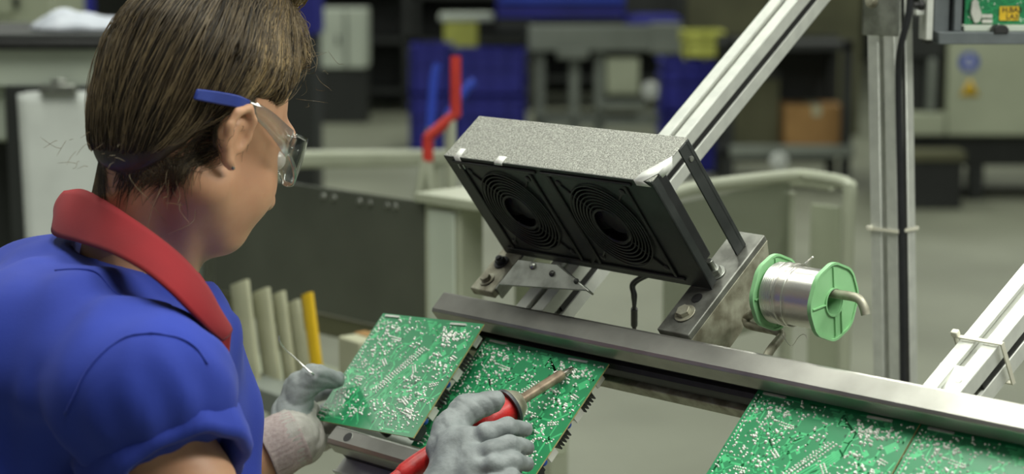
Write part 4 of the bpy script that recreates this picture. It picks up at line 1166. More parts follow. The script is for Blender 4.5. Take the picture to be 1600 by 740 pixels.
def sproj(P, off=0.0, f=f_shirt, it=5):
    P = np.asarray(P, np.float32).reshape(-1, 3)
    for _ in range(it):
        e = np.float32(.002); d = f(P)
        g = np.stack([f(P + np.array(v, np.float32) * e) - d for v in ((1, 0, 0), (0, 1, 0), (0, 0, 1))], -1) / e
        g /= np.maximum(np.linalg.norm(g, axis=-1, keepdims=True), 1e-3); P = P - g * (d - off)[:, None]
    return P.astype(float)
# rolled sleeve hem
def rolled(S_, E_, K, name):
    e1 = nrm(np.cross(K, Z)); e2 = np.cross(K, e1); mb = MB(); seg = 56; prof = [(-.044, .058), (-.043, .0672), (-.030, .0702), (-.012, .0700), (.002, .0682), (.0080, .0640), (.0065, .058), (-.006, .0545), (-.034, .051)]
    v = []; rr = np.random.default_rng(5)
    for x, r in prof:
        for k in range(seg):
            q = 2 * pi * k / seg; w = .0030 * sin(3 * q + 1) + .0016 * sin(11 * q + 60 * x) + .0014 * sin(7 * q + 30 * x) + .004 * sin(q + .6) * (x < -.03)
            v.append(E_ + K * (.020 + x + .004 * sin(2 * q + .5)) + (e1 * cos(q) + e2 * sin(q)) * (r + w))
    n = len(prof); f = [(i * seg + k, i * seg + (k + 1) % seg, (i + 1) * seg + (k + 1) % seg, (i + 1) * seg + k) for i in range(n - 1) for k in range(seg)]
    mb.add(v, f); return mb.build(name, M['shirt'], shirt, 180, recalc=True, solid=.0015)
rolled(SRj, SLV, KR, 'rolled_sleeve_hem'); rolled(SLj, SLV2, KL, 'rolled_sleeve_hem')
# seams, laid on the cloth where the photo shows them
def seam(px, d, name):
    P = sproj([pt(x, y, d) for x, y in px], .0004); c = catmull(list(P), 6); c = sproj(c, .0002, it=3)
    return MB().tube(list(c), .0011, 6).build(name, M['shirt'], shirt, 180)
seam([(122, 640), (140, 612), (165, 588), (205, 556), (250, 536), (285, 531), (315, 545), (332, 565)], 1.56, 'sleeve_seam')
seam([(72, 372), (120, 382), (180, 392), (220, 408), (248, 432), (270, 470)], 1.64, 'yoke_seam')
# ---- collar ----------------------------------------------------------------
up_px = [(100, 300, 1.80), (130, 298, 1.775), (165, 316, 1.735), (205, 342, 1.695), (250, 374, 1.665), (290, 408, 1.655), (322, 446, 1.66), (345, 486, 1.675), (362, 512, 1.695)]
lo_px = [(86, 340, 1.80), (84, 366, 1.775), (120, 378, 1.72), (170, 394, 1.665), (220, 420, 1.635), (262, 452, 1.625), (300, 490, 1.64), (326, 516, 1.66), (346, 532, 1.685)]
up_px = [(x, y, d - (.0, .02, .035, .032, .025, .02, .02, .02, .02)[i]) for i, (x, y, d) in enumerate(up_px)]; lo_px = [(x, y, d - (.0, .01, .015, .02, .025, .03, .035, .035, .035)[i]) for i, (x, y, d) in enumerate(lo_px)]
u3 = [pt(*p) for p in up_px]; l3 = [pt(*p) for p in lo_px]
# far half of the ring, round the other side of the neck
far_u = [pt(355, 500, 1.76), pt(330, 455, 1.83), pt(285, 395, 1.875), pt(225, 340, 1.875), pt(160, 308, 1.85)]
far_l = [pt(350, 528, 1.79), pt(328, 490, 1.87), pt(285, 440, 1.915), pt(225, 390, 1.92), pt(140, 350, 1.875)]
cu_ = catmull(u3, 6); cl_ = catmull(l3, 6)
fu_ = catmull(far_u + [u3[0]], 6); fl_ = catmull(far_l + [l3[0]], 6)
ru = fu_[:-1] + cu_; rl = fl_[:-1] + cl_
mb = MB(); n = len(ru); v = []; nj = 9
ctr = NK1
for i in range(n):
    out = ru[i] - (NK0 + (NK1 - NK0) * .6); out[2] = 0; out = nrm(out)
    ins_ = ru[i] - Z * .03 - out * .010
    for j in range(nj):
        t = j / (nj - 1); p = ru[i] * (1 - t) + rl[i] * t + out * .004 * sin(pi * t); v.append(p)
    for j in range(4):
        t = (j + 1) / 4; v.append(ru[i] - out * (.002 + .008 * t) - Z * .035 * t)
m_ = nj + 4
f = [(i * m_ + j, i * m_ + j + 1, (i + 1) * m_ + j + 1, (i + 1) * m_ + j) for i in range(n - 1) for j in range(nj - 1)]
f += [(i * m_ + (0 if j == 0 else nj + j - 1), (i + 1) * m_ + (0 if j == 0 else nj + j - 1), (i + 1) * m_ + nj + j, i * m_ + nj + j) for i in range(n - 1) for j in range(4)]
mb.add(v, f); mb.build('collar', M['collar'], shirt, 180, recalc=False, solid=.003)
# chest badge, mostly turned away
bq = sproj([pt(x, y, 1.70) for x, y in ((392, 690), (405, 680), (406, 722), (390, 742))], .0012)
bq = [pt(398, 700, 1.735), pt(414, 684, 1.76), pt(418, 718, 1.76), pt(401, 740, 1.735)]
bq = list(sproj(bq, .0015))
mb = MB(); nn = 6; v = []
for i in range(nn + 1):
    for j in range(nn + 1):
        s_, t_ = i / nn, j / nn; v.append((bq[0] * (1 - s_) + bq[1] * s_) * (1 - t_) + (bq[3] * (1 - s_) + bq[2] * s_) * t_)
v = list(sproj(v, .0015))
mb.add(v, [(i * (nn + 1) + j, i * (nn + 1) + j + 1, (i + 1) * (nn + 1) + j + 1, (i + 1) * (nn + 1) + j) for i in range(nn) for j in range(nn)])
mb.build('chest_badge', M['paper'], shirt, 180, solid=.001)

# ---- trousers and shoes (below the picture) --------------------------------
KN = [HIP + Tr * .1 * s + Tf * .02 - Z * .42 for s in (1, -1)]; AN = [A(k[0] - .01, k[1], .09) for k in KN]
def f_tr(P):
    d = ell(P, HIP - Z * .02, (.15, .17, .13))
    for s, k, a in ((1, KN[0], AN[0]), (-1, KN[1], AN[1])):
        d = smin(d, chain(P, [HIP + Tr * .085 * s - Z * .03, k, a], [.092, .066, .058], .03), .04)
    d = smax(d, .045 - P[..., 2], .01)
    return d + vnoise(P, 30, 8) * .004
sdf_mesh([(f_tr, A(HIP[0] - .25, HIP[1] - .28, .03), A(HIP[0] + .25, HIP[1] + .28, 1.04), .012)], 'trousers', M['trousers'], person, smooth=1)
for a in AN:
    ft = A(a[0], a[1], 0)
    def f_sh(P, a=ft):
        d = cap(P, a + Z * .05 - Tf * .03, a + Z * .034 + Tf * .15, .042, .036); d = smin(d, cap(P, a + Z * .06, a + Z * .10, .046, .044), .03); return smax(d, .0 - P[..., 2], .006)
    sdf_mesh([(f_sh, ft - A(.2, .2, 0.012), ft + A(.25, .2, .16), .006)], 'shoe', M['shoe'], person, smooth=1)

# ---- gloves -----------------------------------------------------------------
def glove_noise(P, amp): return vnoise(P, 130, 31) * amp + vnoise(P, 330, 33) * amp * .5
def sausage(P, pts, rs, k=.004): return chain(P, pts, rs, k)
# right hand, grasping the iron: points given as pixel + height over the boards
def hb_(x, y, h): return onb(x, y, h)
r_w = WR
th_p = [hb_(694, 700, .056), hb_(702, 668, .060), hb_(728, 640, .056), hb_(772, 626, .046)]
ix_p = [hb_(733, 697, .060), hb_(760, 678, .066), hb_(793, 667, .058), hb_(820, 670, .032)]
md_p = [hb_(742, 719, .060), hb_(768, 703, .067), hb_(798, 694, .058), hb_(823, 698, .030)]
rg_p = [hb_(745, 741, .058), hb_(772, 728, .064), hb_(801, 720, .055), hb_(823, 725, .028)]
lt_p = [hb_(740, 763, .054), hb_(770, 753, .060), hb_(797, 746, .052), hb_(815, 751, .026)]
def f_rg(P):
    d = cap(P, r_w, hb_(722, 712, .054), .027, .024)
    d = smin(d, cap(P, r_w, hb_(718, 760, .048), .026, .024), .016)
    d = smin(d, cap(P, hb_(716, 704, .054), hb_(722, 745, .050), .021, .021), .016)
    fg = None
    for p, r in ((ix_p, .0096), (md_p, .0096), (rg_p, .0093), (lt_p, .0085)):
        f = sausage(P, p, [r + .001, r + .0002, r - .0006, r - .0020]); fg = f if fg is None else smin(fg, f, .0012)
    d = smin(d, fg, .008)
    t = sausage(P, th_p, [.018, .0155, .0142, .0115], .006); d = smin(d, t, .010)
    for p in (ix_p, md_p, rg_p, lt_p): d = smin(d, ell(P, p[0] + N * .006, (.012, .012, .012)), .01)
    s = (P - th_p[1].astype(np.float32)) @ nrm(th_p[3] - th_p[1]).astype(np.float32)
    cr = np.exp(-(np.mod(s * 75 + 1.6 * vnoise(P, 60, 50), 1) - .5) ** 2 * 60) * .0007 * (t < .006)
    # keep clear of the iron
    d = d + glove_noise(P, .0017) + cr
    hc = cap(P, g1 - iax * .005, rearP, .0166, .0118)
    return smax(d, -hc, .001)
allp = np.array(th_p + ix_p + md_p + rg_p + lt_p + [r_w])
rgl = sdf_mesh([(f_rg, allp.min(0) - .045, allp.max(0) + .04, .0016)], 'glove', M['glove'], person, smooth=1)
def cuff(W_, E_, r0, r1, L, parent):
    K = nrm(E_ - W_); e1 = nrm(np.cross(K, Z)); e2 = np.cross(K, e1); seg = 72; nr = 14; v = []; uv = []
    for i in range(nr + 1):
        t = i / nr; r = r0 + (r1 - r0) * t
        for k in range(seg):
            q = 2 * pi * k / seg; rb = .0010 * sin(q * 40) + .0005 * sin(t * 9 + q)
            v.append(W_ + K * (L * t) + (e1 * cos(q) + e2 * sin(q)) * (r + rb + .0016 * (t > .93)))
    mb = MB(); mb.add(v, [(i * seg + k, i * seg + (k + 1) % seg, (i + 1) * seg + (k + 1) % seg, (i + 1) * seg + k) for i in range(nr) for k in range(seg)])
    return mb.build('knit_cuff', M['cuff_'], parent, 180, recalc=True, solid=.0018)
def cuffmat():
    k = NT('ribbed_cuff'); k.p.inputs['Roughness'].default_value = .95
    tc = k.n('ShaderNodeTexCoord'); nz = k.n('ShaderNodeTexNoise', i_Scale=260, i_Detail=3); k.l(tc.outputs['Object'], nz.inputs['Vector'])
    k.l(k.ramp(nz.outputs['Fac'], [(.3, lin((156, 140, 138))), (.7, lin((178, 164, 161)))]), k.p.inputs['Base Color']); k.bump(nz.outputs['Fac'], .5, .0008); return k.m
M['cuff_'] = cuffmat()
cuff(r_w, ER, .030, .034, .06, rgl)
# left hand, holding the lifted board by its edge
LB = np.stack([A(0.6493, -0.7558, 0.0844), A(0.4922, 0.5022, 0.711), A(-0.5798, -0.4202, 0.6981)]); LP = A(-0.145, 2.1198, 1.1312)
def lb(s, t, h): return LP + LB[0] * s + LB[1] * t + LB[2] * h      # metres in the board's frame
def lpx(x, y, h): return hit(x, y, LP + LB[2] * h, LB[2])
l_w = WL_
lt_ = [lpx(452, 646, .030), lpx(470, 606, .038), lpx(490, 590, .036), lpx(526, 592, .0145)]
li_ = [lpx(470, 640, .010), lpx(478, 622, -.006), lpx(500, 612, -.020), lpx(540, 606, -.022)]
lm_ = [lpx(474, 662, .000), lpx(488, 652, -.022), lpx(515, 640, -.026), lpx(548, 632, -.024)]
lr_ = [lpx(474, 682, -.004), lpx(490, 676, -.026), lpx(514, 668, -.030), lpx(540, 660, -.026)]
ll_ = [lpx(470, 700, -.006), lpx(484, 698, -.024), lpx(504, 692, -.030), lpx(524, 686, -.028)]
def f_lg(P):
    d = cap(P, l_w, lpx(466, 660, .006), .028, .024)
    d = smin(d, cap(P, l_w, lpx(474, 690, -.004), .026, .022), .016)
    d = smin(d, cap(P, lpx(466, 648, .012), lpx(470, 690, -.002), .021, .020), .016)
    fg = None
    for p, r in ((li_, .0104), (lm_, .0104), (lr_, .0100), (ll_, .0092)):
        f = sausage(P, p, [r + .001, r, r - .0008, r - .002]); fg = f if fg is None else smin(fg, f, .0012)
    d = smin(d, fg, .008)
    t = sausage(P, lt_, [.019, .0165, .0145, .0105], .007); d = smin(d, t, .012)
    s = (P - lt_[0].astype(np.float32)) @ nrm(lt_[2] - lt_[0]).astype(np.float32)
    cr = np.exp(-(np.mod(s * 62 + 2.0 * vnoise(P, 55, 51), 1) - .5) ** 2 * 40) * .0010 * (t < .008)
    d = d + glove_noise(P, .0020) + cr
    q = (P - LP.astype(np.float32)) @ LB.T.astype(np.float32)
    slab = np.maximum(np.maximum(-q[..., 0], np.abs(q[..., 2] - .0012) - .0066), np.maximum(q[..., 1], -BH - q[..., 1]))
    return smax(d, -slab, .0005)
allp = np.array(lt_ + li_ + lm_ + lr_ + ll_ + [l_w])
def lmat(c):
    # dipped palm and fingers against the bare knit back
    w = lpx(452, 646, .030); q = c - l_w; ax = nrm(lt_[1] - l_w); s = q @ ax
    d1 = np.linalg.norm(c - l_w, axis=1); t = chain(c.astype(np.float32), lt_, [.019, .0165, .0145, .0105], .007)
    return ((t > .0035) & ((c - lpx(470, 640, 0.)) @ nrm(l_w - lpx(470, 640, 0.)) > -.006)).astype(int)
lgl = sdf_mesh([(f_lg, allp.min(0) - .045, allp.max(0) + .04, .0017)], 'glove', [M['glove'], M['glove_knit']], person, smooth=1, matfn=lmat)
cuff(l_w + nrm(l_w - EL) * .012, EL, .0295, .033, .042, lgl)
# ---- thin solder wire in the left hand --------------------------------------
sw = catmull([pt(436, 524, 2.06), pt(437, 533, 2.06), pt(446, 546, 2.065), pt(462, 560, 2.07), pt(476, 573, 2.072), pt(488, 583, 2.07), lpx(500, 588, .03)], 8)
o = MB().tube(sw, .0009, 8).build('solder_wire', M['wire']); setp(o, 'thin bent solder wire sticking up from the gloved left hand', 'wire')
# ================================================================== THE HALL
def struct(o): o['kind'] = 'structure'; return o
struct(MB().wbox(-9, 11, -2, 24, -.1, 0).build('floor', M['floor']))
struct(MB().wbox(-9, 11, 24, 24.2, 0, 6).build('wall_back', M['wall']))
def gy(y): return 1.55 * F / (y + 100)          # rough distance of a floor point seen at row y
def px(x, y, d): return pt(x, y, d)
class Th:
    """a thing built from world boxes whose front face lies at distance Y"""
    def __init__(s, name, Y, x0, x1, label, cat, group=None, z0=0):
        s.Y = Y; a = hit((x0 + x1) / 2, 300, A(0, Y, 0), A(0, 1, 0)); s.o = empty(name, A(a[0], Y, z0), label, cat, group)
    def P(s, x, y, dy=0): return hit(x, y, A(0, s.Y, 0), A(0, 1, 0)) + A(0, dy, 0)
    def box(s, x0, y0, x1, y1, d0, d1, name, m, par=None, bevel=.01, z0=None, z1=None):
        a, b = s.P(x0, y1), s.P(x1, y0)
        za, zb = (a[2] if z0 is None else z0), (b[2] if z1 is None else z1)
        return MB().wbox(a[0], b[0], s.Y + d0, s.Y + d1, za, zb).build(name, M[m], par or s.o, bevel=bevel)
    def tube(s, pts, r, name, m, par=None, seg=12):
        return MB().tube([s.P(p[0], p[1], p[2] if len(p) > 2 else 0) for p in pts], r, seg).build(name, M[m], par or s.o)
# --- cabinet with black top, cloth, clipboard (behind the person)
t = Th('steel_cabinet', 3.9, -60, 330, 'pale steel cabinet with black top behind the person, clipboard hanging in front', 'cabinet')
t.box(-260, 62, 330, 76, -.03, .55, 'worktop', 'rubber', bevel=.004)
t.box(-260, 54, 330, 62, -.0, .55, 'top_mat', 'bg_dark', bevel=.003)
t.box(-255, 76, 325, 136, .0, .5, 'apron', 'bg_white', bevel=.004)
t.box(-255, 136, 40, 225, .03, .5, 'front_panel', 'bg_white', z1=None)
t.box(-255, 225, 325, 600, .12, .5, 'lower_body', 'bg_dark', z0=.06)
for x in (-250, 300): t.box(x, 136, x + 22, 600, .0, .04, 'leg', 'bg_grey', z0=0, bevel=.003)
k = Th('hanging_clipboard', 3.865, 25, 215, 'black clipboard with a white sheet hanging on the pale cabinet behind the person', 'clipboard', z0=pt(0, 420, 3.865)[2])
k.box(14, 136, 232, 425, .02, .03, 'board', 'bg_dark', bevel=.004)
v = []; mb = MB()
for i in range(13):
    for j in range(13):
        s_, t_ = i / 12, j / 12; p = k.P(24 + 14 * t_ + (205) * s_, 143 + 250 * t_); rr = .02 * (max(0, .12 - s_) / .12) ** 2 * 0
        v.append(p + A(0, .012 + .004 * sin(3 * s_ + 2 * t_), -.006 * (1 - min(1, s_ * 6)) ** 2 * (j == 0)))
mb.add(v, [(i * 13 + j, i * 13 + j + 1, (i + 1) * 13 + j + 1, (i + 1) * 13 + j) for i in range(12) for j in range(12)])
mb.build('paper_sheet', M['paper'], k.o, 180, solid=.001)
k.box(62, 132, 118, 148, .0, .015, 'clip', 'steel', bevel=.003); k.box(78, 124, 102, 134, .004, .016, 'clip_tab', 'steel', bevel=.003)
# crumpled cloth
def f_cl(P):
    c = pt(125, 44, 4.08).astype(np.float32); d = ell(P, c, (.105, .09, .032))
    d = smin(d, ell(P, c + A(-.035, -.02, .012), (.035, .05, .030)), .02); d = smin(d, ell(P, c + A(.07, -.02, -.012), (.07, .06, .014)), .02)
    return smax(d + vnoise(P, 50, 9) * .010 + vnoise(P, 120, 10) * .004, -(P[..., 2] - t_top), .002)
t_top = t.P(0, 54)[2] - .001 if False else hit(0, 54, A(0, 3.9, 0), A(0, 1, 0))[2] + .001
cc = pt(125, 44, 4.08)
cl = sdf_mesh([(f_cl, cc - A(.17, .15, .06), cc + A(.2, .15, .06), .006)], 'cloth', M['cloth_white'], None, origin=A(cc[0], cc[1], t_top), smooth=2)
setp(cl, 'crumpled white cloth lying on the black cabinet top behind the hair', 'cloth')
# box and panel behind it
t = Th('machine_cabinet', 8, 0, 82, 'olive green machine cabinet far behind the crumpled cloth', 'cabinet')
t.box(-90, -60, 80, 120, 0, .6, 'body', 'bg_cream', z0=0); t.box(-60, -40, 20, 24, -.02, .02, 'door', 'bg_cream'); t.box(24, -10, 30, 14, -.03, .0, 'handle', 'bg_dark')
t = Th('storage_drum', 9, 84, 132, 'dark blue storage drum standing beside the olive cabinet', 'drum')
a = t.P(108, 50); MB().lathe([(0, .001), (0, .10), (.3, .105), (.31, .11), (.33, .11), (.34, .105), (.66, .105), (.67, .11), (.69, .11), (.70, .105), (.86, .1), (1.32, .1), (1.32, .001)], A(a[0], 9.1, 0), Z, 28).build('body', M['bg_blue'], t.o)
MB().lathe([(1.32, .001), (1.32, .108), (1.35, .108), (1.355, .001)], A(a[0], 9.1, 0), Z, 28).build('lid', M['bg_dark'], t.o)

# --- second conveyor station behind (smoked panel, pale posts)
E0 = pt(335, 292, 3.55); Ed = U
def st(u, h): return E0 + U * u + Z * h
zt = E0[2]
q0 = hit(335, 270, E0, V); q1 = hit(662, 313, E0, V); q2 = hit(662, 520, E0, V); q3 = hit(335, 455, E0, V)
zb = (q2[2] + q3[2]) / 2
ux = lambda P: (P - E0) @ U
pan = empty('machine_guard', A(*(((q0 + q1) / 2)[:2]), 0), 'smoked grey guard panel on pale posts, seen between the face and the fan box', 'guard')
def slab(u0, u1, z0, z1, v0, v1, name, m, par=pan, bevel=.002):
    c = E0 + U * (u0 + u1) / 2 + V * (v0 + v1) / 2; c[2] = (z0 + z1) / 2
    return MB().box(c, U, V, Z, u1 - u0, v1 - v0, z1 - z0).build(name, M[m], par, bevel=bevel)
z_top = (q0[2] + q1[2]) / 2
sp = slab(ux(q0) - .05, ux(q1), zb, z_top, 0, .006, 'smoked_panel', 'acrylic')
for xx in (505, 522, 562, 578, 605, 618):
    c = hit(xx, 300 + (xx - 460) * .145, E0, V)
    MB().lathe([(0, .0001), (0, .006), (.003, .005), (.004, .0001)], c, -V, 12).build('screw', M['steel'], sp)
pu0, pu1 = ux(hit(664, 400, E0, V)), ux(hit(720, 400, E0, V))
slab(pu0, pu1, 0, z_top + .0, .0, .05, 'post', 'tube_white'); slab(pu0 + .012, pu1 - .012, .1, z_top - .01, -.004, .0, 'post_cover', 'bg_white')
pl0, pl1 = ux(hit(318, 430, E0, V)), ux(hit(336, 430, E0, V))
slab(pl0, pl1, 0, z_top - .0, .0, .04, 'post', 'tube_white')
slab(ux(q0) - .05, pu0, zb - .04, zb - .004, .004, .03, 'lower_rail', 'bg_olive')
sh0, sh1 = ux(hit(655, 315, E0, V)), ux(hit(800, 320, E0, V))
slab(sh0, sh1, z_top, z_top + .016, -.01, .16, 'shelf', 'tube_white'); slab(pu1, sh1 - .01, z_top - .30, z_top - .02, .12, .13, 'shelf_panel', 'bg_cream')
slab(sh1 - .05, sh1 - .01, 0, z_top, .10, .14, 'post', 'tube_white')
# low bench edge under it
bn = empty('low_bench', A(q3[0], q3[1], 0), 'low grey bench rail behind the left glove, holding leaning strips', 'bench')
b0 = pt(300, 585, 3.1); b1 = pt(560, 660, 2.72); b1[2] = b0[2]
bx = nrm(b1 - b0); by = nrm(np.cross(Z, bx)); c = (b0 + b1) / 2
MB().box(c + by * .03, bx, by, Z, np.linalg.norm(b1 - b0) + .3, .06, .035).build('rail', M['bg_grey'], bn, bevel=.003)
MB().box(c + by * .16 - Z * .03, bx, by, Z, np.linalg.norm(b1 - b0) + .3, .2, .02).build('deck', M['bg_cream'], bn, bevel=.003)
for s_ in (-.3, .3): MB().box(A(*(c + bx * s_ + by * .05)[:2], c[2] / 2 - .02), bx, by, Z, .04, .04, c[2] - .04).build('leg', M['bg_grey'], bn)
zd = c[2] - .02
def leaning(x, ytop, w, m, name, label, cat, d, group=None, lean=.05):
    top = pt(x, ytop, d); foot = A(top[0] + .022, top[1] - lean, zd); ax = nrm(top - foot); ex = nrm(bx - ax * (bx @ ax)); ey = np.cross(ax, ex); L = np.linalg.norm(top - foot)
    mb = MB(); mb.extr([(-w / 2, -.003), (-w / 2 + .003, -.005), (w / 2 - .003, -.005), (w / 2, -.003), (w / 2, .003), (w / 2 - .003, .005), (-w / 2 + .003, .005), (-w / 2, .003)], foot + ax * .030, ex, ey, ax, L)
    o = mb.build(name, M[m]); setp(o, label, cat, group); return o
for i, (x, y, w, lab) in enumerate(((378, 470, .05, 'pale strip leaning on the low bench, half hidden by the sleeve'), (412, 482, .045, 'pale strip leaning on the low bench, under the smoked panel corner'), (440, 486, .03, 'narrow pale strip leaning on the low bench behind the solder wire'), (462, 500, .034, 'pale strip leaning on the low bench directly beside the yellow strip'))):
    leaning(x, y, w, 'slat', 'leaning_strip', lab, 'strip', 3.03, 'pale strips leaning on the low bench')
leaning(484, 488, .026, 'bg_yellow2', 'yellow_strip', 'bright yellow strip leaning on the low bench above the left glove', 'strip', 2.98)
p_ = pt(538, 560, 2.78)
bxo = empty('cardboard_box', A(p_[0], p_[1] + .1, zd), 'small tan cardboard box on the low bench behind the lifted board', 'box')
top_ = pt(540, 528, 2.88)[2]
MB().box(A(p_[0] + .03, p_[1] + .12, (zd + top_) / 2 + .003), bx, by, Z, .06, .08, top_ - zd - .006).build('carton', M['slat'], bxo, bevel=.003)
MB().box(A(p_[0] + .03, p_[1] + .12, top_ + .001), bx, by, Z, .06, .02, .002).build('sealing_tape', M['bg_card'], bxo)
# far pale beam
t = Th('guard_rail', 4.6, 455, 660, 'long pale guard rail running behind the face at chin height', 'rail')
a, b = pt(430, 249, 4.4), pt(675, 246, 5.0)
ax = nrm(b - a); ay = nrm(np.cross(Z, ax)); az = np.cross(ax, ay)
MB().box((a + b) / 2, ax, ay, az, np.linalg.norm(b - a) + .2, .06, .040).build('beam', M['tube_white'], t.o, bevel=.01)
for q in (a, b): MB().box(A(q[0], q[1], q[2] / 2 - .01), ax, ay, Z, .04, .04, q[2] - .02).build('post', M['tube_white'], t.o, bevel=.004)
# red gripped handles
def handle(dx, d, m, label, x=690, white=True):
    t = Th('lever_handle', d, x - 20, x + 20, label, 'handle', 'gripped handles beside the guard rail')
    P = lambda a, b: pt(a + dx, b, d)
    r = .0105 * d / 3.6
    for i, (p, q, w) in enumerate((((712, 88), (712, 182), 1), ((712, 178), (667, 216), 1), ((668, 212), (669, 252), 1))):
        MB().tube([P(*p), P(*q)], r, 14).build('grip', M[m], t.o)
    for p, q in (((669, 250), (676, 318)), ((664, 250), (652, 312)), ((706, 182), (706, 320))):
        e = P(*q); mb = MB(); mb.tube([P(*p), e, A(e[0] + .01, e[1] + .05, 0.0)], r * .8, 12); mb.build('tube', M['tube_white'], t.o)
    return t
handle(0, 3.95, 'bg_red', 'red gripped cranked handle on pale tubes, between the face and the fan box')
t = Th('lever_handle', 5.2, 660, 690, 'blue gripped handle just behind the red gripped one', 'handle', 'gripped handles beside the guard rail')
for p in (((684, 100), (678, 125), (672, 200)), ((742, 126), (728, 140), (700, 180))):
    MB().tube(catmull([pt(x, y, 5.2) for x, y in p], 5), .012, 12).build('grip', M['bg_blue_bright'], t.o)
e = pt(672, 200, 5.2); e2_ = pt(700, 180, 5.2)
MB().tube([e, A(e[0] - .01, e[1], 0)], .010, 12).build('tube', M['tube_white'], t.o); MB().tube([e2_, A(e2_[0] - .01, e2_[1], 0)], .010, 12).build('tube', M['tube_white'], t.o)

# --- tube framed trolley behind the spool
tr = empty('tube_trolley', A(*pt(1200, 400, 3.3)[:2], 0), 'pale tube framed trolley with frosted panels behind the spool', 'trolley')
d1 = 3.3
loop = [pt(1040, 306, 3.05), pt(1100, 291, 3.15), pt(1232, 275, 3.35), pt(1262, 275, 3.36), pt(1310, 283, 3.3), pt(1326, 290, 3.28), pt(1329, 305, 3.27), pt(1326, 340, 3.27)]
e = loop[-1]; loop += [A(e[0] - .004, e[1], .5), A(e[0] - .006, e[1], .02)]
MB().tube(catmull(loop, 6), .0115, 14).build('tube_frame', M['tube_white'], tr)
l2 = [pt(1050, 300, 3.18), pt(1225, 284, 3.5), pt(1300, 291, 3.42)]
MB().tube(catmull(l2, 6), .008, 12).build('tube_frame', M['tube_white'], tr)
a, b = pt(1040, 312, 3.05), pt(1232, 283, 3.35)
pa_, pb_ = a, b; ax = nrm(A(b[0] - a[0], b[1] - a[1], 0)); ay = np.cross(Z, ax); zc = (a[2] + .87) / 2
MB().box(A((a[0] + b[0]) / 2, (a[1] + b[1]) / 2, zc), ax, ay, Z, np.linalg.norm((b - a)[:2]), .006, a[2] - .89).build('side_panel', M['acrylic_clear'], tr)
a, b = pt(1270, 318, 3.36), pt(1312, 318, 3.31)
ax = nrm(A(b[0] - a[0], b[1] - a[1], 0)); ay = np.cross(Z, ax)
MB().box(A((a[0] + b[0]) / 2, (a[1] + b[1]) / 2, (a[2] + .3) / 2), ax, ay, Z, np.linalg.norm((b - a)[:2]), .01, a[2] - .3).build('end_panel', M['bg_cream'], tr)
for p in (pt(1232, 300, 3.4),): MB().cyl(A(p[0], p[1], .02), p, .012, 12).build('leg', M['tube_white'], tr)

# --- stacking crates, far
def crate(x0, y0, x1, y1, Y, label, m='bg_blue', group='blue stacking crates in the hall', dep=.55, name='storage_crate', z0=None):
    t = Th(name, Y, x0, x1, label, 'crate', group, z0=(0 if z0 is None else z0))
    a, b = t.P(x0, y1), t.P(x1, y0); za = a[2] if z0 is None else z0
    X0, X1, Z0, Z1 = a[0], b[0], za, b[2]; w = .02
    mb = MB()
    mb.wbox(X0 + .015, X1 - .015, Y + .015, Y + .03, Z0, Z1); mb.wbox(X0 + .015, X1 - .015, Y + dep - .03, Y + dep - .015, Z0, Z1)
    mb.wbox(X0 + .015, X0 + .03, Y + .015, Y + dep - .015, Z0, Z1); mb.wbox(X1 - .03, X1 - .015, Y + .015, Y + dep - .015, Z0, Z1); mb.wbox(X0 + .015, X1 - .015, Y + .015, Y + dep - .015, Z0, Z0 + .02)
    mb.build('walls', M[m], t.o)
    mb = MB()
    for zz in (Z1 - .03, Z0 + (Z1 - Z0) * .62):
        mb.wbox(X0, X1, Y, Y + .015, zz, zz + .03); mb.wbox(X0, X1, Y + dep - .015, Y + dep, zz, zz + .03); mb.wbox(X0, X0 + .015, Y, Y + dep, zz, zz + .03); mb.wbox(X1 - .015, X1, Y, Y + dep, zz, zz + .03)
    n = max(2, int((X1 - X0) / .12))
    for i in range(n + 1):
        x = X0 + (X1 - X0 - .015) * i / n; mb.wbox(x, x + .015, Y, Y + .015, Z0, Z1)
    mb.build('rim_ribs', M[m], t.o)
    return t, Z1
c_, zt1 = crate(640, 150, 706, 222, 13.8, 'blue crate on the floor behind the red handle, lower of two', z0=0)
crate(640, 72, 706, 150, 13.8, 'blue crate topmost of the narrow pair behind the red handle', z0=zt1 + .004)
c_, zt2 = crate(708, 152, 822, 222, 13.8, 'wide blue crate on the floor beside the fan box corner, lower of two', z0=0)
crate(708, 80, 822, 152, 13.8, 'wide blue crate topmost of the pair beside the fan box corner', z0=zt2 + .004)
c_, zt3 = crate(1034, 178, 1128, 258, 12.6, 'blue crate on the floor behind the slanting brace, lower of two', z0=0)
c_, zt4 = crate(1034, 96, 1128, 178, 12.6, 'blue crate topmost of the pair behind the slanting brace', z0=zt3 + .004)
crate(1068, 50, 1136, 96, 12.7, 'pale yellow crate on top of the blue pair behind the brace', 'bg_yellow', None, .4, z0=zt4 + .004)
t = Th('storage_bin', 14.5, 690, 750, 'pale yellow bin standing on a grey stand behind the blue crates', 'bin')
t.box(694, 32, 746, 78, 0, .25, 'bin_body', 'bg_yellow'); t.box(686, 22, 772, 33, -.02, .3, 'lid', 'bg_white'); t.box(692, 78, 750, 150, .02, .25, 'stand', 'bg_dark', z0=0)
# white cabinet, far left-centre
t = Th('electrical_cabinet', 16, 498, 575, 'tall pale cabinet with a vertical door joint, far behind the forehead', 'cabinet')
t.box(500, 14, 572, 106, 0, .4, 'body', 'bg_white'); t.box(538, 16, 542, 104, -.01, .01, 'door_joint', 'bg_grey'); t.box(552, 14, 566, 106, -.012, .0, 'side_strip', 'bg_white'); t.box(500, 106, 572, 180, .03, .4, 'plinth', 'bg_dark', z0=0); t.box(526, 55, 530, 70, -.02, 0, 'handle', 'bg_dark')
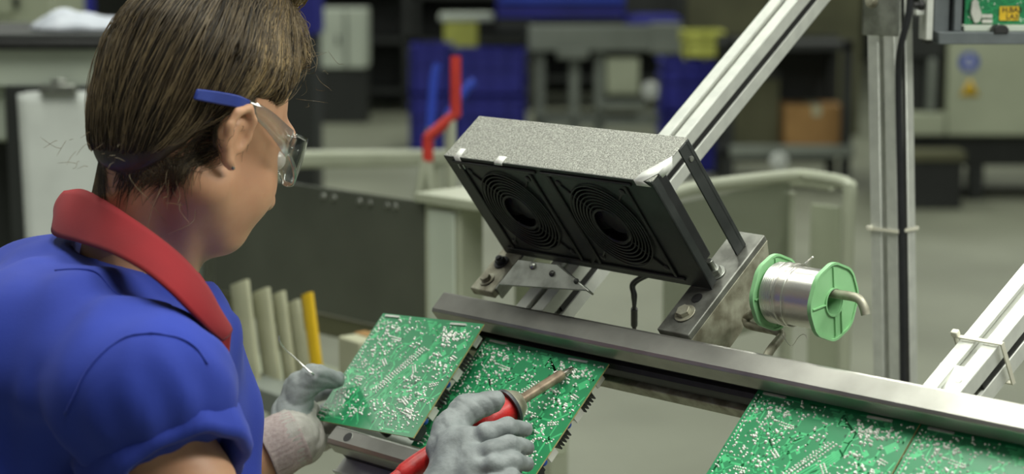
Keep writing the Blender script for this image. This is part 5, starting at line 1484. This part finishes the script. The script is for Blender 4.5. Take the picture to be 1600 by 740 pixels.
# storage racks filling the depth; dark colour of the farthest stands in for shade
def rack(x0, x1, y0, Y, label, shelves, m='bg_dark', dep=.6):
    t = Th('storage_rack', Y, x0, x1, label, 'rack')
    top = t.P(x0, y0)[2]; X0, X1 = t.P(x0, 0)[0], t.P(x1, 0)[0]; w = .06
    for x in (X0, X1 - w):
        for y in (Y, Y + dep - w): MB().wbox(x, x + w, y, y + w, 0, top).build('upright', M[m], t.o)
    for y in shelves:
        z = t.P(x0, y)[2]; MB().wbox(X0, X1, Y, Y + dep, z - .04, z).build('shelf', M[m], t.o)
    MB().wbox(X0, X1, Y + dep - .02, Y + dep, .1, top).build('back_sheet', M[m], t.o)
    return t
rack(480, 640, -60, 17, 'dark storage rack behind the pale far cabinet', (-20, 60, 140))
rack(645, 830, -60, 17.2, 'dark storage rack far behind the yellow bin', (-10, 60, 120))
rack(836, 1070, -60, 17.4, 'dark storage rack far behind the grey conveyor machine', (60, 120, 180))
r_ = rack(1136, 1336, 62, 11.8, 'dark storage rack behind the brace, holding a cardboard box', (68, 234))
X = r_
za = r_.P(0, 234)[2]
t = Th('cardboard_box', 11.9, 1226, 1325, 'brown cardboard box on the lower shelf of the dark rack', 'box', z0=za)
a, b = t.P(1226, 228), t.P(1325, 166)
MB().wbox(a[0], b[0], 11.9, 12.3, za + .002, b[2]).build('carton', M['bg_card'], t.o, bevel=.005); MB().wbox((a[0] + b[0]) / 2 - .025, (a[0] + b[0]) / 2 + .025, 11.895, 12.3, b[2] - .06, b[2] + .003).build('sealing_tape', M['slat'], t.o)
t = Th('panel_board', 11.9, 1148, 1222, 'dark olive panel standing on the lower shelf beside the cardboard box', 'panel', z0=za)
a, b = t.P(1150, 228), t.P(1222, 112)
MB().wbox(a[0], b[0], 12.0, 12.04, za + .002, b[2]).build('sheet', M['bg_olive'], t.o, bevel=.004); MB().wbox(a[0], b[0], 11.98, 12.0, b[2] - .05, b[2]).build('edge_strip', M['bg_dark'], t.o)
r_.box(1140, 226, 1334, 246, -.02, .0, 'front_rail', 'bg_grey')
def caster(x, y, Y, par, name):
    p2 = hit(x, y, A(0, Y, 0), A(0, 1, 0)); r = 14 * Y / F
    o = MB().lathe([(-.02, .0001), (-.02, r * .8), (-.012, r), (.012, r), (.02, r * .8), (.02, .0001)], p2, A(.3, -1, 0), 24).build(name, M['paper'], par)
    MB().lathe([(.02, r * .3), (.026, r * .2), (.026, .0001)], p2, A(.3, -1, 0), 16).build('hub', M['bg_grey'], o)
caster(1217, 252, 11.7, r_.o, 'caster_wheel')
# grey conveyor machine with blue hood
t = Th('conveyor_machine', 14, 772, 1066, 'grey conveyor machine on dark legs with a blue hood, behind the fan box', 'machine')
t.box(826, 40, 1066, 80, 0, .9, 'bed', 'bg_grey'); t.box(1016, 36, 1066, 84, -.02, .92, 'end_cover', 'bg_grey')
t.box(775, -70, 980, 30, .2, .9, 'hood', 'bg_blue'); t.box(780, -4, 978, 6, .15, .2, 'hood_edge', 'bg_blue_bright'); t.box(980, 28, 1066, 40, .1, .8, 'side_hood', 'bg_blue'); t.box(775, 30, 836, 52, .22, .9, 'hood_skirt', 'bg_dark')
for x in (836, 890, 930, 1030): t.box(x, 80, x + 16, 190, .1, .2, 'leg', 'bg_grey', z0=0)
t.box(948, 92, 1000, 148, .05, .35, 'motor_box', 'bg_cream'); t.box(870, 76, 920, 92, -.02, .1, 'tray', 'bg_grey'); t.box(836, 186, 1040, 200, .1, .6, 'cross_beam', 'bg_grey'); t.box(930, 158, 1010, 172, .05, .5, 'cross_beam', 'bg_grey')
caster(1017, 141, 13.9, t.o, 'hand_wheel')
t = Th('machine_hood', 18, 560, 700, 'dark blue machine hood at the top behind the yellow bin', 'machine')
t.box(590, 20, 680, 60, 0, .8, 'hood', 'bg_blue'); t.box(560, 60, 690, 150, .05, .8, 'body', 'bg_dark', z0=0); t.box(690, -40, 780, 22, .1, .7, 'housing', 'bg_grey')
t = Th('storage_bin', 10, 440, 490, 'dark blue bin behind the light fringe of hair', 'bin')
t.box(430, -30, 494, 55, 0, .4, 'bin_body', 'bg_blue'); t.box(426, -38, 498, -28, -.02, .42, 'rim', 'bg_blue'); t.box(436, 55, 490, 150, .02, .4, 'stand', 'bg_dark', z0=0)
# olive tall back panel, top
t = Th('partition_screen', 15, 1072, 1345, 'olive partition screen high behind the slanting brace', 'screen')
t.box(1070, -90, 1350, 62, 0, .05, 'sheet', 'bg_olive', z0=0); t.box(1066, -90, 1074, 62, -.02, .07, 'edge_post', 'bg_dark', z0=0); t.box(1200, -90, 1206, 62, -.02, .07, 'edge_post', 'bg_dark', z0=0)
# right cabinet with stickers
t = Th('control_cabinet', 11.2, 1425, 1700, 'large pale control cabinet with a blue and a yellow sticker, beyond the upright post', 'cabinet')
bd_ = t.box(1478, 20, 1760, 212, 0, 1.0, 'body', 'bg_cream'); t.box(1420, 20, 1478, 92, .02, .9, 'side_body', 'bg_dark'); t.box(1420, 92, 1478, 176, .08, .9, 'window_recess', 'bg_dark'); t.box(1450, 92, 1464, 176, .0, .08, 'window_bar', 'bg_grey'); t.box(1420, 176, 1478, 212, .0, .9, 'side_sill', 'bg_cream')
mb = MB(); p = t.P(1514, 97); mb.lathe([(0, .0001), (0, .058), (.003, .058), (.003, .0001)], p, A(0, -1, 0), 28); stk = mb.build('blue_sticker', M['bg_blue_bright'], bd_)
mb = MB(); mb.box(p + A(0, -.004, .012), X_, Y_, Z, .024, .003, .045); mb.box(p + A(.0, -.004, -.022), X_, Y_, Z, .05, .003, .012); mb.build('sticker_symbol', M['paper'], stk)
p = t.P(1515, 138); mb = MB(); mb.add([p + A(-.06, -.003, -.045), p + A(.06, -.003, -.045), p + A(0, -.003, .055)], [(0, 1, 2)]); stk = mb.build('yellow_sticker', M['bg_yellow2'], bd_, solid=.002)
mb = MB(); mb.box(p + A(0, -.005, .0), X_, Y_, Z, .012, .003, .04); mb.box(p + A(0, -.005, -.032), X_, Y_, Z, .012, .003, .010); mb.build('sticker_symbol', M['ink'], stk)
t.box(1425, 212, 1760, 262, .1, .9, 'base_frame', 'bg_dark'); t.box(1520, 262, 1545, 300, .1, .2, 'foot', 'bg_dark', z0=0); t.box(1428, 262, 1450, 300, .6, .7, 'foot', 'bg_dark', z0=0); t.box(1690, 262, 1715, 300, .1, .2, 'foot', 'bg_dark', z0=0)
t = Th('floor_duct', 10.6, 1428, 1530, 'low grey floor duct in front of the pale control cabinet', 'duct')
t.box(1405, 246, 1530, 262, .3, .5, 'cover', 'bg_olive', z0=None); t.box(1405, 262, 1526, 280, .32, .5, 'body', 'bg_dark', z0=0)

# ================================================================== LIGHT
w = bpy.data.worlds.new('hall_light'); sc.world = w; w.use_nodes = True
bg = w.node_tree.nodes['Background']; bg.inputs['Color'].default_value = (.80, .86, .78, 1); bg.inputs['Strength'].default_value = .15
def lamp(name, loc, size, sy, power, col=(1, .98, .92), rot=(0, 0, 0)):
    l = bpy.data.lights.new(name, 'AREA'); l.shape = 'RECTANGLE'; l.size = size; l.size_y = sy; l.energy = power; l.color = col
    o = bpy.data.objects.new(name, l); COL.objects.link(o); o.location = loc; o.rotation_euler = rot; return o
for x in (-3.2, 0.2, 3.6):
    for y in (1.2, 5, 10, 15): lamp('ceiling_tube_lamp', (-5.0 if (x, y) == (-3.2, 5) else x if (x, y) != (-3.2, 1.2) else -1.0, y if (x, y) != (-3.2, 1.2) else 2.28, 4.3), .3, 2.4, 56, (.97, 1, .90))  # some lamps moved off the grid to steer their glint on the rail
lamp('rail_fill_lamp', (.80, 1.45, 2.0), .2, 1.0, 15, (.98, 1, .92), (0, 0, radians(-45)))  # unseen lamp, added to brighten the right end of rails and boards
